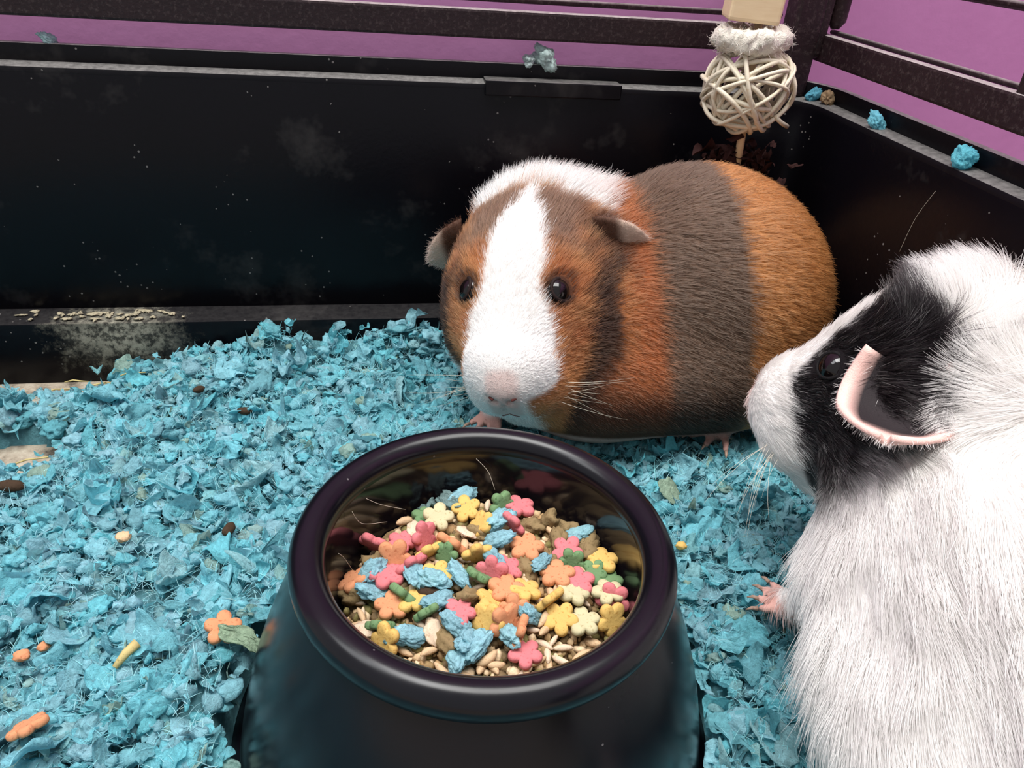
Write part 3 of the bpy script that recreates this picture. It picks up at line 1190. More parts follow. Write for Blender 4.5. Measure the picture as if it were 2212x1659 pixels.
        edge = np.maximum(sstep(.74, .84, eu_), sstep(.60, .78, ev_))
        kp = rng.random(nn_) > edge * .80
        tt = unit(ep - base + 1e-6)
        Lr = (.0030 + .003 * rng.random(nn_)) * (1 - .5 * edge)
        hp = grow(ep, fn_, tt, Lr, .25, .05, 4, .25)
        cl = mixc(np.broadcast_to(C_BLACK * 1.2, ep.shape), C_WHITE, np.clip(edge + (rng.random(nn_) > .93), 0, 1))
        hair_obj('ear_fur', hp[kp], np.full(kp.sum(), .00009), cl[kp], M['fur'], pig)
        # pale hair falling forward over the root of the ear
        k = int(260 * FUR)
        rp = hw(np.array([-.036, s * .030, .006])) + rng.normal(size=(k, 3)) * np.array([.006, .006, .007])
        dd = unit((base + (ev.mean(0) - base) * (.4 + 1.2 * rng.random((k, 1)))) - rp)
        on = Ld * s * .6 + np.array([0, 0, .25])
        hp = grow(rp, np.broadcast_to(unit(on), rp.shape), dd, .012 + .010 * rng.random(k), .3, .0, 6, .16)
        hair_obj('ear_tuft', hp, np.full(k, .00010), np.tile(C_WHITE * .92, (k, 1)), M['fur'], pig)
    st, di, Ls, be = [], [], [], []
    for s in (1, -1):
        for k in range(13):
            st.append(hw((.042 + .006 * rng.random(), s * (.0125 + .002 * rng.random()), -.008 - .010 * rng.random())))
            di.append(R @ np.array([.1 + .6 * rng.random(), s * .8, -.9 + .9 * rng.random()]))
            Ls.append(.020 + .022 * rng.random())
            be.append(np.array([0, 0, -.35 * rng.random()]) - R[:, 0] * .2)
    w = strands_np(st, di, Ls, be)
    hair_obj('whiskers', w, np.full(len(w), .00007), np.tile(C_WHITE, (len(w), 1)), M['whisker'], pig)
    for w0, td, sd, k, L in feet:
        td, sd = unit(td), unit(sd)
        for i in range(k):
            u = (i - (k - 1) / 2) / ((k - 1) / 2)
            dd = unit(td + sd * u * .55)
            a = np.array(w0) + td * .006 + sd * u * .0034 + dd * L * .95 + np.array([0, 0, -.0022])
            obj('claw', tube_mesh('claw', [a, a + dd * .0022, a + dd * .004 + np.array([0, 0, -.001])], [.0009, .0007, .0002], 6), M['claw'], pig)
    return pig


build_pig_white()

# ------------------------------------------------------------------ paper bedding
def hb(x, y):
    """height of the bedding's surface"""
    p = np.stack([x, y, np.zeros_like(x)], -1)
    z = -.0055 + .0038 * vnoise(p, 38, 3) + .0026 * vnoise(p, 90, 4)
    z = z - .0085 * np.exp(-(((x + .155) / .030) ** 2 + ((y - .300) / .030) ** 2))           # scraped bare patches
    z = z - .0085 * np.exp(-(((x + .165) / .045) ** 2 + ((y - .352) / .016) ** 2))
    z = z + .0150 * np.exp(-(((x - .018) / .030) ** 2 + ((y - .362) / .014) ** 2))           # heap against the back panel
    z = z + .0060 * np.exp(-(((x + .055) / .050) ** 2 + ((y - .362) / .012) ** 2))
    z = z + .0070 * np.exp(-(((x + .050) / .014) ** 2 + ((y - .362) / .010) ** 2))
    rb = np.hypot(x - BC[0], y - BC[1])
    z = z + .006 * np.exp(-((rb - .085) / .016) ** 2) * sstep(.02, -.02, x - BC[0])
    pg = np.exp(-(((x - .14) / .06) ** 2 + ((y - .315) / .05) ** 2)) + np.exp(-(((x - .17) / .05) ** 2 + ((y - .08) / .10) ** 2))
    z = z - .006 * np.clip(pg, 0, 1)
    return np.maximum(z, FLOOR_Z + .001)


PB = np.array(lin(146, 218, 230))
PG = np.array(lin(172, 200, 182))
PW = np.array(lin(168, 214, 214))


def paper_colours(n, odd=.05):
    c = np.tile(PB, (n, 1)) * (.80 + .36 * rng.random((n, 1)))
    c[:, 0] *= .75 + .6 * rng.random(n)
    k = rng.random(n)
    t = (.35 + .65 * rng.random((n, 1)))
    c = np.where((k < odd)[:, None], c * (1 - t) + PG * t, c)
    c = np.where((k > .93)[:, None], c * .5 + PW * .5, c)
    return c


def flakes_np(n, size, g, curl=.45, stretch=(.6, 1.5)):
    """n crumpled paper flakes around their own origins: (n, g*g, 3) and grid faces"""
    a = np.linspace(-1, 1, g)
    U, Vv = np.meshgrid(a, a, indexing='ij')
    # square to disc, then a ragged outline
    ud = U * np.sqrt(1 - Vv ** 2 / 2)
    vd = Vv * np.sqrt(1 - U ** 2 / 2)
    th = np.arctan2(vd, ud)
    P = np.empty((n, g * g, 3))
    ph = rng.random((n, 6)) * 6.283
    am = rng.random((n, 6))
    rr = 1 + .28 * am[:, 0, None, None] * np.sin(2 * th + ph[:, 0, None, None]) + .24 * am[:, 1, None, None] * np.sin(3 * th + ph[:, 1, None, None]) + .16 * am[:, 2, None, None] * np.sin(5 * th + ph[:, 2, None, None])
    st = stretch[0] + (stretch[1] - stretch[0]) * rng.random((n, 1, 1))
    x = ud * rr * st
    y = vd * rr
    k = rng.normal(size=(n, 8, 1, 1))
    z = curl * (k[:, 0] * x * x * .7 + k[:, 1] * y * y * .7 + k[:, 2] * x * y * .6)
    z = z + curl * .42 * np.sin(2.3 * x * (1 + .4 * k[:, 3]) + 2.4 * y * k[:, 4] + ph[:, 3, None, None])
    z = z + curl * .26 * np.sin(5.2 * x * k[:, 5] + 4.6 * y * k[:, 6] + ph[:, 4, None, None])
    z = z + .10 * curl * rng.normal(size=(n, g, g))
    x = x * (1 - .16 * np.abs(z)) + .10 * np.sin(4 * z + ph[:, 5, None, None])
    y = y * (1 - .16 * np.abs(z)) + .10 * np.cos(4 * z + ph[:, 5, None, None])
    s = np.broadcast_to(size, (n,))[:, None]
    P[..., 0], P[..., 1], P[..., 2] = x.reshape(n, -1) * s, y.reshape(n, -1) * s, z.reshape(n, -1) * s
    i, j = np.meshgrid(np.arange(g - 1), np.arange(g - 1), indexing='ij')
    b = (i * g + j).ravel()
    F = np.stack([b, b + g, b + g + 1, b + 1], 1)
    return P, F


def rand_rot(n, tilt):
    """random yaw, tilt away from flat by a normal angle"""
    yaw = rng.random(n) * 6.283
    ax = rng.random(n) * 6.283
    t = np.clip(rng.normal(size=n) * tilt, -1.5, 1.5)
    c, s = np.cos(yaw), np.sin(yaw)
    Z = np.zeros((n, 3, 3))
    Z[:, 0, 0], Z[:, 0, 1], Z[:, 1, 0], Z[:, 1, 1], Z[:, 2, 2] = c, -s, s, c, 1
    k = np.stack([np.cos(ax), np.sin(ax), np.zeros(n)], -1)
    K = np.zeros((n, 3, 3))
    K[:, 0, 2], K[:, 1, 2], K[:, 2, 0], K[:, 2, 1] = k[:, 1], -k[:, 0], -k[:, 1], k[:, 0]
    R = np.eye(3)[None] + np.sin(t)[:, None, None] * K + (1 - np.cos(t))[:, None, None] * (K @ K)
    return R @ Z


def bedding_ok(x, y, z, m=0.0):
    rb = np.hypot(x - BC[0], y - BC[1])
    return (rb > .0725 + m - .20 * np.clip(z + .02, 0, .06)) & (x < XR - .020) & (y < YB - .019)


def build_bedding():
    Vs, Fs, Cs, tris = [], [], [], []
    off = 0

    def add(P, F, cols):
        nonlocal off
        n, k, _ = P.shape
        Vs.append(P.reshape(-1, 3))
        Fs.append((F[None] + (off + np.arange(n) * k)[:, None, None]).reshape(-1, 4))
        Cs.append(np.repeat(cols, k, 0))
        off += n * k

    # matted under-layer
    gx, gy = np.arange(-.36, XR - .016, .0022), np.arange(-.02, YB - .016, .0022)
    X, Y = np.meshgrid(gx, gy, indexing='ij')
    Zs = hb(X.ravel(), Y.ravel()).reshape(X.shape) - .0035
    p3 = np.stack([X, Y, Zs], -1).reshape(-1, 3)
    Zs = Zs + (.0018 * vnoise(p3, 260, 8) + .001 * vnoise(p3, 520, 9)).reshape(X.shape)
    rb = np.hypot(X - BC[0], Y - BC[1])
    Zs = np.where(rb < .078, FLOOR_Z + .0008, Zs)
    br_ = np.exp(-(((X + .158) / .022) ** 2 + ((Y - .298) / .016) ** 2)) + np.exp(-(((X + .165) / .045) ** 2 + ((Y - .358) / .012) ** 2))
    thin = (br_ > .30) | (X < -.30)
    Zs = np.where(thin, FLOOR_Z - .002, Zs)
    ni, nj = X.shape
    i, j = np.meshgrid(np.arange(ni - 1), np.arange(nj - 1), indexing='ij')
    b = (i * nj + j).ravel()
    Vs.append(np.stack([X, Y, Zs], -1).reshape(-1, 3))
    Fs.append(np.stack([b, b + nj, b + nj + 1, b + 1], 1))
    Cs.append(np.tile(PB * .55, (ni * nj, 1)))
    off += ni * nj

    def scatter(n, lo, hi, g, curl, tilt, zoff, odd=.05, stretch=(.6, 1.5)):
        x = -.34 + rng.random(n) * (XR + .34)
        y = -.0 + rng.random(n) * YB
        near = rng.random(n) < np.where(x < -.24, .35, 1)
        z = hb(x, y)
        bare = np.exp(-(((x + .158) / .022) ** 2 + ((y - .298) / .016) ** 2)) + np.exp(-(((x + .165) / .040) ** 2 + ((y - .358) / .010) ** 2))
        ok = near & bedding_ok(x, y, z, .004) & (rng.random(n) > bare * 1.5)
        x, y, z = x[ok], y[ok], z[ok]
        n = len(x)
        s = lo + (hi - lo) * rng.random(n) ** 1.7
        P, F = flakes_np(n, s, g, curl, stretch)
        P = np.einsum('nij,nkj->nki', rand_rot(n, tilt), P)
        P += np.stack([x, y, z + zoff * (rng.random(n) - .45)], -1)[:, None]
        P[..., 0] = np.minimum(P[..., 0], XR - .0165)
        P[..., 1] = np.minimum(P[..., 1], YB - .0165)
        dx, dy = P[..., 0] - BC[0], P[..., 1] - BC[1]
        r = np.hypot(dx, dy)
        lim = .0752 - .26 * np.clip(P[..., 2] + .018, 0, .06)
        k = np.maximum(1, lim / np.maximum(r, 1e-6))
        P[..., 0], P[..., 1] = BC[0] + dx * k, BC[1] + dy * k
        add(P, F, paper_colours(n, odd))

    scatter(5600, .0026, .0064, 8, .65, .55, .006)
    scatter(4200, .0014, .0032, 6, .65, .8, .007)
    # pulpy clumps
    for n, sd, s0, s1 in ((3000, 3, .0022, .0026), (5600, 2, .0012, .0020)):
        bm = bmesh.new()
        bmesh.ops.create_icosphere(bm, subdivisions=sd, radius=1)
        tv = np.array([v.co[:] for v in bm.verts])
        tf = np.array([[v.index for v in f.verts] for f in bm.faces])
        bm.free()
        x, y = -.30 + rng.random(n) * (XR + .30), rng.random(n) * YB
        z = hb(x, y)
        bare = np.exp(-(((x + .158) / .022) ** 2 + ((y - .298) / .016) ** 2)) + np.exp(-(((x + .165) / .040) ** 2 + ((y - .358) / .010) ** 2))
        ok = bedding_ok(x, y, z, .005) & (rng.random(n) > bare * 1.5) & (y < YB - .022)
        x, y, z = x[ok], y[ok], z[ok]
        n = len(x)
        seeds = rng.random((n, 1, 3)) * 400
        q = tv[None] + seeds
        d = 1 + .50 * vnoise(q, 1.5, 11) + .34 * vnoise(q, 3.3, 12) + .16 * vnoise(q, 6.5, 13)
        P = tv[None] * d[..., None] * ((s0 + s1 * rng.random((n, 1, 1)) ** 1.6) * (np.array([1, 1, .62]) * (.7 + .6 * rng.random((n, 1, 3)))))
        P = np.einsum('nij,nkj->nki', rand_rot(n, .5), P)
        P += np.stack([x, y, z + .0042 * (rng.random(n) - .35)], -1)[:, None]
        cols = paper_colours(n)
        tris.append((P, tf, cols))
    scatter(4200, .0040, .0090, 7, .5, .6, .006, .06, (.12, .28))      # thin curled shreds
    V = np.concatenate(Vs)
    F = np.concatenate(Fs)
    Q = [F[:, [0, 1, 2]], F[:, [0, 2, 3]]]
    for P, tf, cols in tris:
        k = P.shape[1]
        Q.append((tf[None] + (len(V) + np.arange(len(P)) * k)[:, None, None]).reshape(-1, 3))
        V = np.concatenate([V, P.reshape(-1, 3)])
        Cs.append(np.repeat(cols, k, 0))
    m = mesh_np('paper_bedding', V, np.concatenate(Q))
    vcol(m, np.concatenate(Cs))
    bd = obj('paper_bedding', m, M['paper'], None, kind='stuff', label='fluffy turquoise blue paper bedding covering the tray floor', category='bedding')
    # loose paper fibres standing off the flakes
    n = 40000
    x, y = -.24 + rng.random(n) * (XR + .22), .06 + rng.random(n) * (YB - .085)
    z = hb(x, y)
    bare = np.exp(-(((x + .158) / .026) ** 2 + ((y - .298) / .02) ** 2)) + np.exp(-(((x + .165) / .050) ** 2 + ((y - .358) / .014) ** 2))
    ok = bedding_ok(x, y, z, .008) & (bare < .2) & (x > -.2)
    p = np.stack([x, y, z + .001 + .003 * rng.random(n)], -1)[ok]
    n = len(p)
    nn_ = np.tile(np.array([0, 0, 1.]), (n, 1))
    tt = unit(np.stack([rng.normal(size=n), rng.normal(size=n), .3 * rng.normal(size=n)], -1))
    pts = grow(p, nn_, tt, .0025 + .0045 * rng.random(n) ** 2, .45, .05, 5, .5)
    hair_obj('paper_fibre', pts, .00006 + .00009 * rng.random(n), np.clip(paper_colours(n, .05) * 1.15, 0, .9), M['fur'], bd, kind='stuff')
    return bd


build_bedding()


def thick_flake(name, size, g=9, curl=.55, stretch=(.6, 1.4), col=None, th=.00022):
    """one loose flake with two faces"""
    P, F = flakes_np(1, size, g, curl, stretch)
    P = P[0]
    Q = P.reshape(g, g, 3)
    nn = unit(np.cross(np.gradient(Q, axis=0), np.gradient(Q, axis=1)) + 1e-12).reshape(-1, 3)
    V = np.concatenate([P + nn * th, P - nn * th])
    k = g * g
    rim = [j for j in range(g)] + [i * g + g - 1 for i in range(1, g)] + [(g - 1) * g + j for j in range(g - 2, -1, -1)] + [i * g for i in range(g - 2, 0, -1)]
    S = np.array([(rim[i], rim[(i + 1) % len(rim)], k + rim[(i + 1) % len(rim)], k + rim[i]) for i in range(len(rim))])
    m = mesh_np(name, V, np.concatenate([F[:, ::-1], F + k, S[:, ::-1]]))
    c = paper_colours(1, 0)[0] if col is None else np.array(col)
    vcol(m, np.clip(c[None] * (.9 + .2 * rng.random((2 * k, 1))), 0, 1))
    m.materials.append(M['paper'])
    return m


def place(name, mesh, loc, rot=(0, 0, 0), scale=1.0, mat=None, smooth=True, **props):
    o = obj(name, mesh, mat, None, smooth, **props)
    o.location = loc
    o.rotation_euler = rot
    o.scale = (scale,) * 3 if not hasattr(scale, '__len__') else scale
    return o


def ground(x, y, dz=0.0):
    return (x, y, float(hb(np.array([x]), np.array([y]))[0]) + dz)


def wad_mesh(name, r, col, seed, sub=4):
    """small crumpled wad of soft paper"""
    bm = bmesh.new()
    bmesh.ops.create_icosphere(bm, subdivisions=sub, radius=1)
    co = np.array([v.co[:] for v in bm.verts])
    s3 = co + seed * 7.3
    d = 1 + .50 * vnoise(s3, 1.4, seed) + .34 * (1 - 2 * np.abs(vnoise(s3, 2.8, seed + 1))) + .16 * (1 - 2 * np.abs(vnoise(s3, 6.0, seed + 2)))
    co = co * np.clip(d, .25, 2)[:, None] * np.asarray(r)
    for v, c in zip(bm.verts, co):
        v.co = c
    m = bpy.data.meshes.new(name)
    bm.to_mesh(m)
    bm.free()
    vcol(m, np.clip(np.asarray(col)[None] * (.9 + .2 * rng.random((len(co), 1))), 0, 1))
    m.materials.append(M['paper'])
    return m


# larger flakes lying loose on the surface
protos = [thick_flake('loose_flake', .0085, 10, .5) for _ in range(14)]
cnt = 0
while cnt < 110:
    x, y = -.21 + rng.random() * .40, .09 + rng.random() * .27
    if not bedding_ok(np.array([x]), np.array([y]), np.array([0.0]), .014)[0] or (.06 < x < .21 and .25 < y) or (x > .125 and y < .2) or y > YB - .03:
        continue
    if (x + .158) ** 2 + (y - .3) ** 2 < .025 ** 2:
        continue
    place('paper_flake', protos[cnt % 14], ground(x, y, .0022), (rng.normal() * .45, rng.normal() * .45, rng.random() * 6.28), .75 + .45 * rng.random(),
          label='crumpled blue paper flake lying loose on the bedding', category='paper flake', group='loose blue flakes on the bedding')
    cnt += 1


# ------------------------------------------------------------------ food
def flower_mesh(name, R=.0049, h=.0023, mat=None, seed=0):
    n = 50
    a = np.linspace(0, 2 * np.pi, n, endpoint=False)
    r = R * (.60 + .40 * np.abs(np.cos(2.5 * a)) ** .75) * (1 + .05 * np.sin(a + seed) + .03 * np.sin(2 * a + 2 * seed))
    V = []
    for k, z in ((.62, -h / 2), (.90, -h / 2 * .92), (1.0, -h / 2 * .45), (1.0, h / 2 * .45), (.91, h / 2 * .92), (.60, h / 2), (.3, h / 2 * .93)):
        kk = k if k >= .9 else k
        rad = r - R * (1 - kk) if kk >= .9 else r * kk
        V.append(np.stack([rad * np.cos(a), rad * np.sin(a), np.full(n, z)], -1))
    L = len(V)
    V = np.concatenate(V + [np.array([[0, 0, -h / 2], [0, 0, h / 2 * .9]])])
    F = []
    for i in range(L - 1):
        for j in range(n):
            j2 = (j + 1) % n
            F.append((i * n + j, i * n + j2, (i + 1) * n + j2, (i + 1) * n + j))
    for j in range(n):
        j2 = (j + 1) % n
        F.append((j2, j, L * n))
        F.append(((L - 1) * n + j, (L - 1) * n + j2, L * n + 1))
    m = mesh_np(name, V, F)
    m.materials.append(mat)
    return m


def lump_mesh(name, r, mat, seed, rough=.16, seg=3):
    bm = bmesh.new()
    bmesh.ops.create_icosphere(bm, subdivisions=seg, radius=1)
    co = np.array([v.co[:] for v in bm.verts])
    d = 1 + rough * vnoise(co, 1.7, seed) + rough * .7 * vnoise(co, 4.1, seed + 1)
    co = co * d[:, None] * np.asarray(r)
    for v, c in zip(bm.verts, co):
        v.co = c
    m = bpy.data.meshes.new(name)
    bm.to_mesh(m)
    bm.free()
    m.materials.append(mat)
    return m


def grain_mesh(name, L, r, mat, bend=.0004):
    t = np.linspace(0, 1, 9)
    path = np.stack([(t - .5) * L, bend * np.sin(np.pi * t), np.zeros(9)], -1)
    rad = r * np.sin(np.pi * np.clip(t * .94 + .03, 0, 1)) ** .62
    m = tube_mesh(name, path, rad, 9)
    m.materials.append(mat)
    return m


FOOD = {
    'pink': [(-21.9, 21.0, 0), (-30.2, 22.2, 1), (-27.0, 8.8, 0), (-7.5, -8.9, 0), (8.5, -22.1, 0), (15.9, 31.4, 0), (12.2, 21.3, 1), (27.5, -1.4, 0), (27.1, 10.1, 0), (36.7, -7.9, 1), (-15.3, 20.6, 1), (2.9, 3.0, 1), (7.8, 4.3, 0), (-19.2, 10.4, 1)],
    'orange': [(14.9, 11.6, 0), (-7.5, 15.1, 1), (-25.6, -2.7, 0), (7.2, -9.9, 0), (7.4, -17.3, 1), (-24.4, 13.9, 1), (4.2, -14.1, 1), (21.5, 1.0, 0), (-36.3, 9.5, 0), (6.1, -3.3, 0)],
    'yellow': [(-1.0, 31.4, 0), (1.6, -6.6, 0), (11.6, -3.7, 0), (18.1, -8.0, 1), (36.9, 6.7, 0), (34.4, -14.3, 1), (-0.2, -12.5, 1), (-14.1, 13.8, 1), (-0.5, 10.4, 1), (-19.9, -2.0, 0), (2.7, 23.1, 0), (-12.9, 4.5, 0), (19.9, -13.3, 0), (-27.8, -13.3, 1)],
    'cream': [(-10.4, 27.3, 0), (25.1, -6.2, 0), (35.4, -6.0, 0), (25.8, -15.2, 0)],
    'green': [(-9.3, 11.4, 1), (-1.0, 2.3, 0), (-16.2, -7.7, 1), (-22.6, 0.4, 1), (33.5, 1.9, 0), (37.5, -0.4, 0), (27.5, 6.1, 1), (-14.5, 31.4, 0), (-28.9, -7.6, 0), (10.5, 31.7, 1)],
    'pellet': [(18.6, 22.7, 0), (24.4, 24.3, 0), (28.3, 22.0, 0), (21.3, 7.3, 0), (25.6, 15.0, 0), (34.0, 11.8, 0), (13.1, 4.5, 0), (1.9, 20.9, 0), (-29.3, 15.5, 0), (-5.1, -3.9, 0), (34.5, 14.7, 0), (30.9, 21.3, 0), (33.0, 17.7, 0), (32.9, 16.1, 0), (29.6, 20.5, 0), (-35.7, 5.5, 0), (-11.9, -16.0, 0)],
    'paper': [(8.7, 24.0, 0), (6.7, 15.0, 0), (4.1, 7.8, 0), (-1.9, 37.5, 0), (-31.4, 10.2, 0), (-31.2, 2.9, 0), (-19.4, 6.7, 0), (-13.9, 2.9, 0), (-6.7, 3.2, 0), (-13.2, -4.6, 0), (-8.9, -12.7, 0), (-22.0, -13.4, 0), (-6.3, -17.9, 0), (-4.3, -20.0, 0), (-9.8, -21.8, 0), (11.5, -12.3, 0), (4.3, -17.0, 0), (17.7, 4.9, 0), (32.8, 16.8, 0), (-12.1, 35.5, 2), (-6.2, 37.0, 2)],
    'flake': [(36.1, 10.1, 0), (-17.3, 25.8, 0), (-2.2, 20.8, 0), (-32.1, -7.7, 0), (-14.8, -13.0, 0), (32.2, 19.2, 0)],
    'grain': [(-27.7, -10.9, 0), (-16.5, -17.9, 0), (16.9, -19.0, 0), (29.8, 3.6, 0), (21.5, -1.3, 0), (29.4, 17.3, 0), (-34.3, -2.3, 0), (-20.1, 30.9, 0), (-18.1, -9.3, 0), (15.4, -12.0, 0), (-1.8, -21.8, 0), (6.4, 34.0, 0), (15.1, -16.0, 0), (18.4, -4.1, 0)],
}


def fz(x, y):
    return .0345 + .0055 * (1 - (x * x + y * y) / .041 ** 2) + .05 * x + .09 * y


def bowl_loc(mx, my, dz=0.0):
    x, y = mx / 1000, my / 1000
    return (BC[0] + x, BC[1] + y, fz(x, y) + dz)


# fine seed and crumb mix that fills the bowl
def build_mix():
    a = np.linspace(0, 2 * np.pi, 72, endpoint=False)
    V, F = [], []
    rad = np.linspace(0.0005, 1, 30)
    for q in rad:
        x, y = np.cos(a) * q * .0408, np.sin(a) * q * .0408
        z = fz(x, y) - .0030
        k = 1 - .0095 * np.clip((.0535 - z) / .042, 0, 1) ** 2.2 / .0408 * 0
        p = np.stack([x, y, z], -1)
        p[:, 2] += .0012 * vnoise(p, 420, 2) + .0008 * vnoise(p, 900, 3)
        lim = .0428 - .0095 * np.clip((.0535 - p[:, 2]) / .042, 0, 1) ** 2.2 - .0004
        s = np.minimum(1, lim / np.maximum(np.hypot(x, y), 1e-6))
        p[:, :2] *= s[:, None]
        p[:, :2] += BC
        V.append(p)
    n = len(a)
    for i in range(len(rad) - 1):
        for j in range(n):
            j2 = (j + 1) % n
            F.append((i * n + j, i * n + j2, (i + 1) * n + j2, (i + 1) * n + j))
    V = np.concatenate(V)
    # underside so that the heap has a body
    F.append(tuple(range(n))[::-1])
    m0 = mesh_np('seed_mix', V, F)
    bm = bmesh.new()
    bm.from_mesh(m0)
    tmpl = bmesh.new()
    bmesh.ops.create_icosphere(tmpl, subdivisions=1, radius=1)
    tv = np.array([v.co[:] for v in tmpl.verts])
    tf = np.array([[v.index for v in f.verts] for f in tmpl.faces])
    tmpl.free()
    bm.free()
    N = 2600
    ang = rng.random(N) * 6.283
    rr = np.sqrt(rng.random(N)) * .0385
    x, y = rr * np.cos(ang), rr * np.sin(ang)
    sz = .0006 + .0011 * rng.random((N, 1, 1)) ** 1.5
    asp = .6 + .9 * rng.random((N, 1, 3))
    P = (tv[None] * (1 + .25 * rng.normal(size=(N, len(tv), 1)) * .5)) * sz * asp
    P = np.einsum('nij,nkj->nki', rand_rot(N, 1.0), P)
    P += np.stack([x + BC[0], y + BC[1], fz(x, y) - .0022 + .0012 * rng.random(N)], -1)[:, None]
    pal = np.array([lin(150, 124, 86), lin(206, 176, 136), lin(178, 146, 104), lin(118, 98, 70), lin(222, 196, 160), lin(132, 122, 76)])
    cols = pal[rng.integers(0, len(pal), N)]
    nv = len(V)
    allV = np.concatenate([V, P.reshape(-1, 3)])
    FF = [tuple(f) for f in F] + [tuple(int(q) for q in r) for r in (tf[None] + (nv + np.arange(N) * len(tv))[:, None, None]).reshape(-1, 3)]
    m = mesh_np('seed_mix', allV, FF)
    vcol(m, np.concatenate([np.tile(np.array(lin(140, 116, 82)), (nv, 1)), np.repeat(cols, len(tv), 0)]))
    obj('seed_mix', m, attr_mat('seed_mix', rough=.75, fine=900, var=.3), None, kind='stuff', label='fine brown seed and crumb mix filling the black bowl', category='seed mix')


build_mix()
fl_mesh = {}
for cname in ('pink', 'orange', 'yellow', 'cream', 'green'):
    fl_mesh[cname] = [flower_mesh(cname + '_flower', (.0051 if cname != 'green' else .0043), .0023, M[cname], s) for s in (0, 1.7, 3.1)]
for cname in fl_mesh:
    for i, (mx, my, edge) in enumerate(FOOD[cname]):
        tilt = (1.05 + .25 * rng.random()) if edge else .32 * rng.normal()
        dz = .0016 + .0012 * rng.random() + (.0006 if edge else 0)
        if cname == 'cream':
            dz += .0012
            tilt *= .6
        az = rng.random() * 6.28
        rot = (Matrix.Rotation(az, 3, 'Z') @ Matrix.Rotation(tilt, 3, 'X') @ Matrix.Rotation(rng.random() * 6.28, 3, 'Z')).to_euler()
        place('flower_biscuit', fl_mesh[cname][i % 3], bowl_loc(mx, my, dz), rot, .92 + .18 * rng.random(),
              label='%s flower-shaped biscuit %s in the food bowl%s' % (cname, 'tipped on edge' if edge else 'lying flat', ', close to its wall' if math.hypot(mx, my) > 27 else ''), category='biscuit', group='%s flower biscuits in the bowl' % cname)
pel = [lump_mesh('pellet', (.0042, .0026, .0025), M['pellet'], s, .42) for s in (3, 9, 15)]
for i, (mx, my, _) in enumerate(FOOD['pellet']):
    place('hay_pellet', pel[i % 3], bowl_loc(mx, my, .0008), (rng.normal() * .3, rng.normal() * .4, rng.random() * 6.28), .85 + .35 * rng.random(),
          label='rough brown hay pellet among the food in the bowl', category='pellet', group='hay pellets in the bowl')
place('hollow_pellet', lump_mesh('hollow_pellet', (.0048, .0028, .0022), M['dung'], 44, .22), bowl_loc(-13.5, 1.0, .0008), (.1, .1, .2), 1.0,
      label='dark almost black pellet lying in the middle of the food', category='pellet')
gr = [grain_mesh('grain', .0068, .00105, M['grain'], .0003), grain_mesh('grain', .0058, .0012, M['grain'], .0006), grain_mesh('grain', .0052, .0009, M['oatflake'], .0002)]
spots = [(a, b) for a, b, _ in FOOD['grain']]
while len(spots) < 120:
    a, r = rng.random() * 6.283, math.sqrt(rng.random()) * 36
    if math.sin(a) * r > 8 and rng.random() < .5:
        continue
    spots.append((r * math.cos(a), r * math.sin(a)))
for i, (mx, my) in enumerate(spots):
    dz = .0012 if i < 14 else -.0004 + .0013 * rng.random()
    place('oat_grain', gr[i % 3], bowl_loc(mx, my, dz), (0, rng.normal() * .25, rng.random() * 6.28), .8 + .35 * rng.random(),
          label='slender tan oat grain in the food bowl', category='grain', group='oat grains in the bowl')
ofl = lump_mesh('rolled_flake', (.0036, .0026, .0008), M['oatflake'], 21, .25)
for mx, my, _ in FOOD['flake']:
    place('rolled_oat_flake', ofl, bowl_loc(mx, my, .0018), (rng.normal() * .4, rng.normal() * .4, rng.random() * 6.28), .9 + .3 * rng.random(),
          label='pale shiny rolled oat flake in the food bowl', category='oat flake', group='rolled flakes in the bowl')
for i, (mx, my, k) in enumerate(FOOD['paper']):
    col = np.array(lin(178, 230, 242)) * (.9 + .2 * rng.random()) if k == 0 else np.array(lin(150, 178, 176))
    m = wad_mesh('bowl_paper', (.0040, .0022, .0016), col, 200 + i) if k == 0 else thick_flake('bowl_paper', .0060, 12, .5, (.3, .5), col)
    place('paper_flake', m, bowl_loc(mx, my, .0030), (rng.normal() * .35, rng.normal() * .35, rng.random() * 6.28), .85 + .3 * rng.random(),
          label='crumpled %s paper scrap fallen among the food in the bowl' % ('blue' if k == 0 else 'grey-green'), category='paper scrap',
          group='%s paper scraps in the bowl' % ('blue' if k == 0 else 'grey-green'))


# ------------------------------------------------------------------ things lying on the bedding
flo = fl_mesh['orange']
place('flower_biscuit', flo[0], ground(-.0489, .1709, .0065), (.25, .15, .4), 1.15, label='orange flower-shaped biscuit on the bedding beside the bowl', category='biscuit')
place('flower_biscuit', flo[1], ground(-.0987, .148, .0060), (-.5, .35, 1.2), 1.1, label='pale orange biscuit half buried in the bedding, away from the bowl', category='biscuit')
bit = lump_mesh('biscuit_crumb', (.0024, .0020, .0017), M['orange'], 61, .2)
place('biscuit_crumb', bit, ground(-.1105, .1762, .0050), (0, 0, 0), 1.0, label='small brownish orange biscuit crumb in the bedding', category='crumb', group='biscuit crumbs in the bedding')
place('biscuit_crumb', bit, ground(-.1058, .1801, .0050), (0, .4, 1), .85, label='small brownish orange biscuit crumb in the bedding', category='crumb', group='biscuit crumbs in the bedding')
place('biscuit_crumb', lump_mesh('yellow_crumb', (.0022, .0018, .0015), M['yellow'], 63, .2), ground(.1146, .199, .0045), (0, 0, 0), 1.0,
      label='small yellow biscuit crumb on the bedding beside the bowl', category='crumb')
dro = [lump_mesh('dropping', (.0038, .0021, .0020), M['dung'], s, .10) for s in (71, 75)]
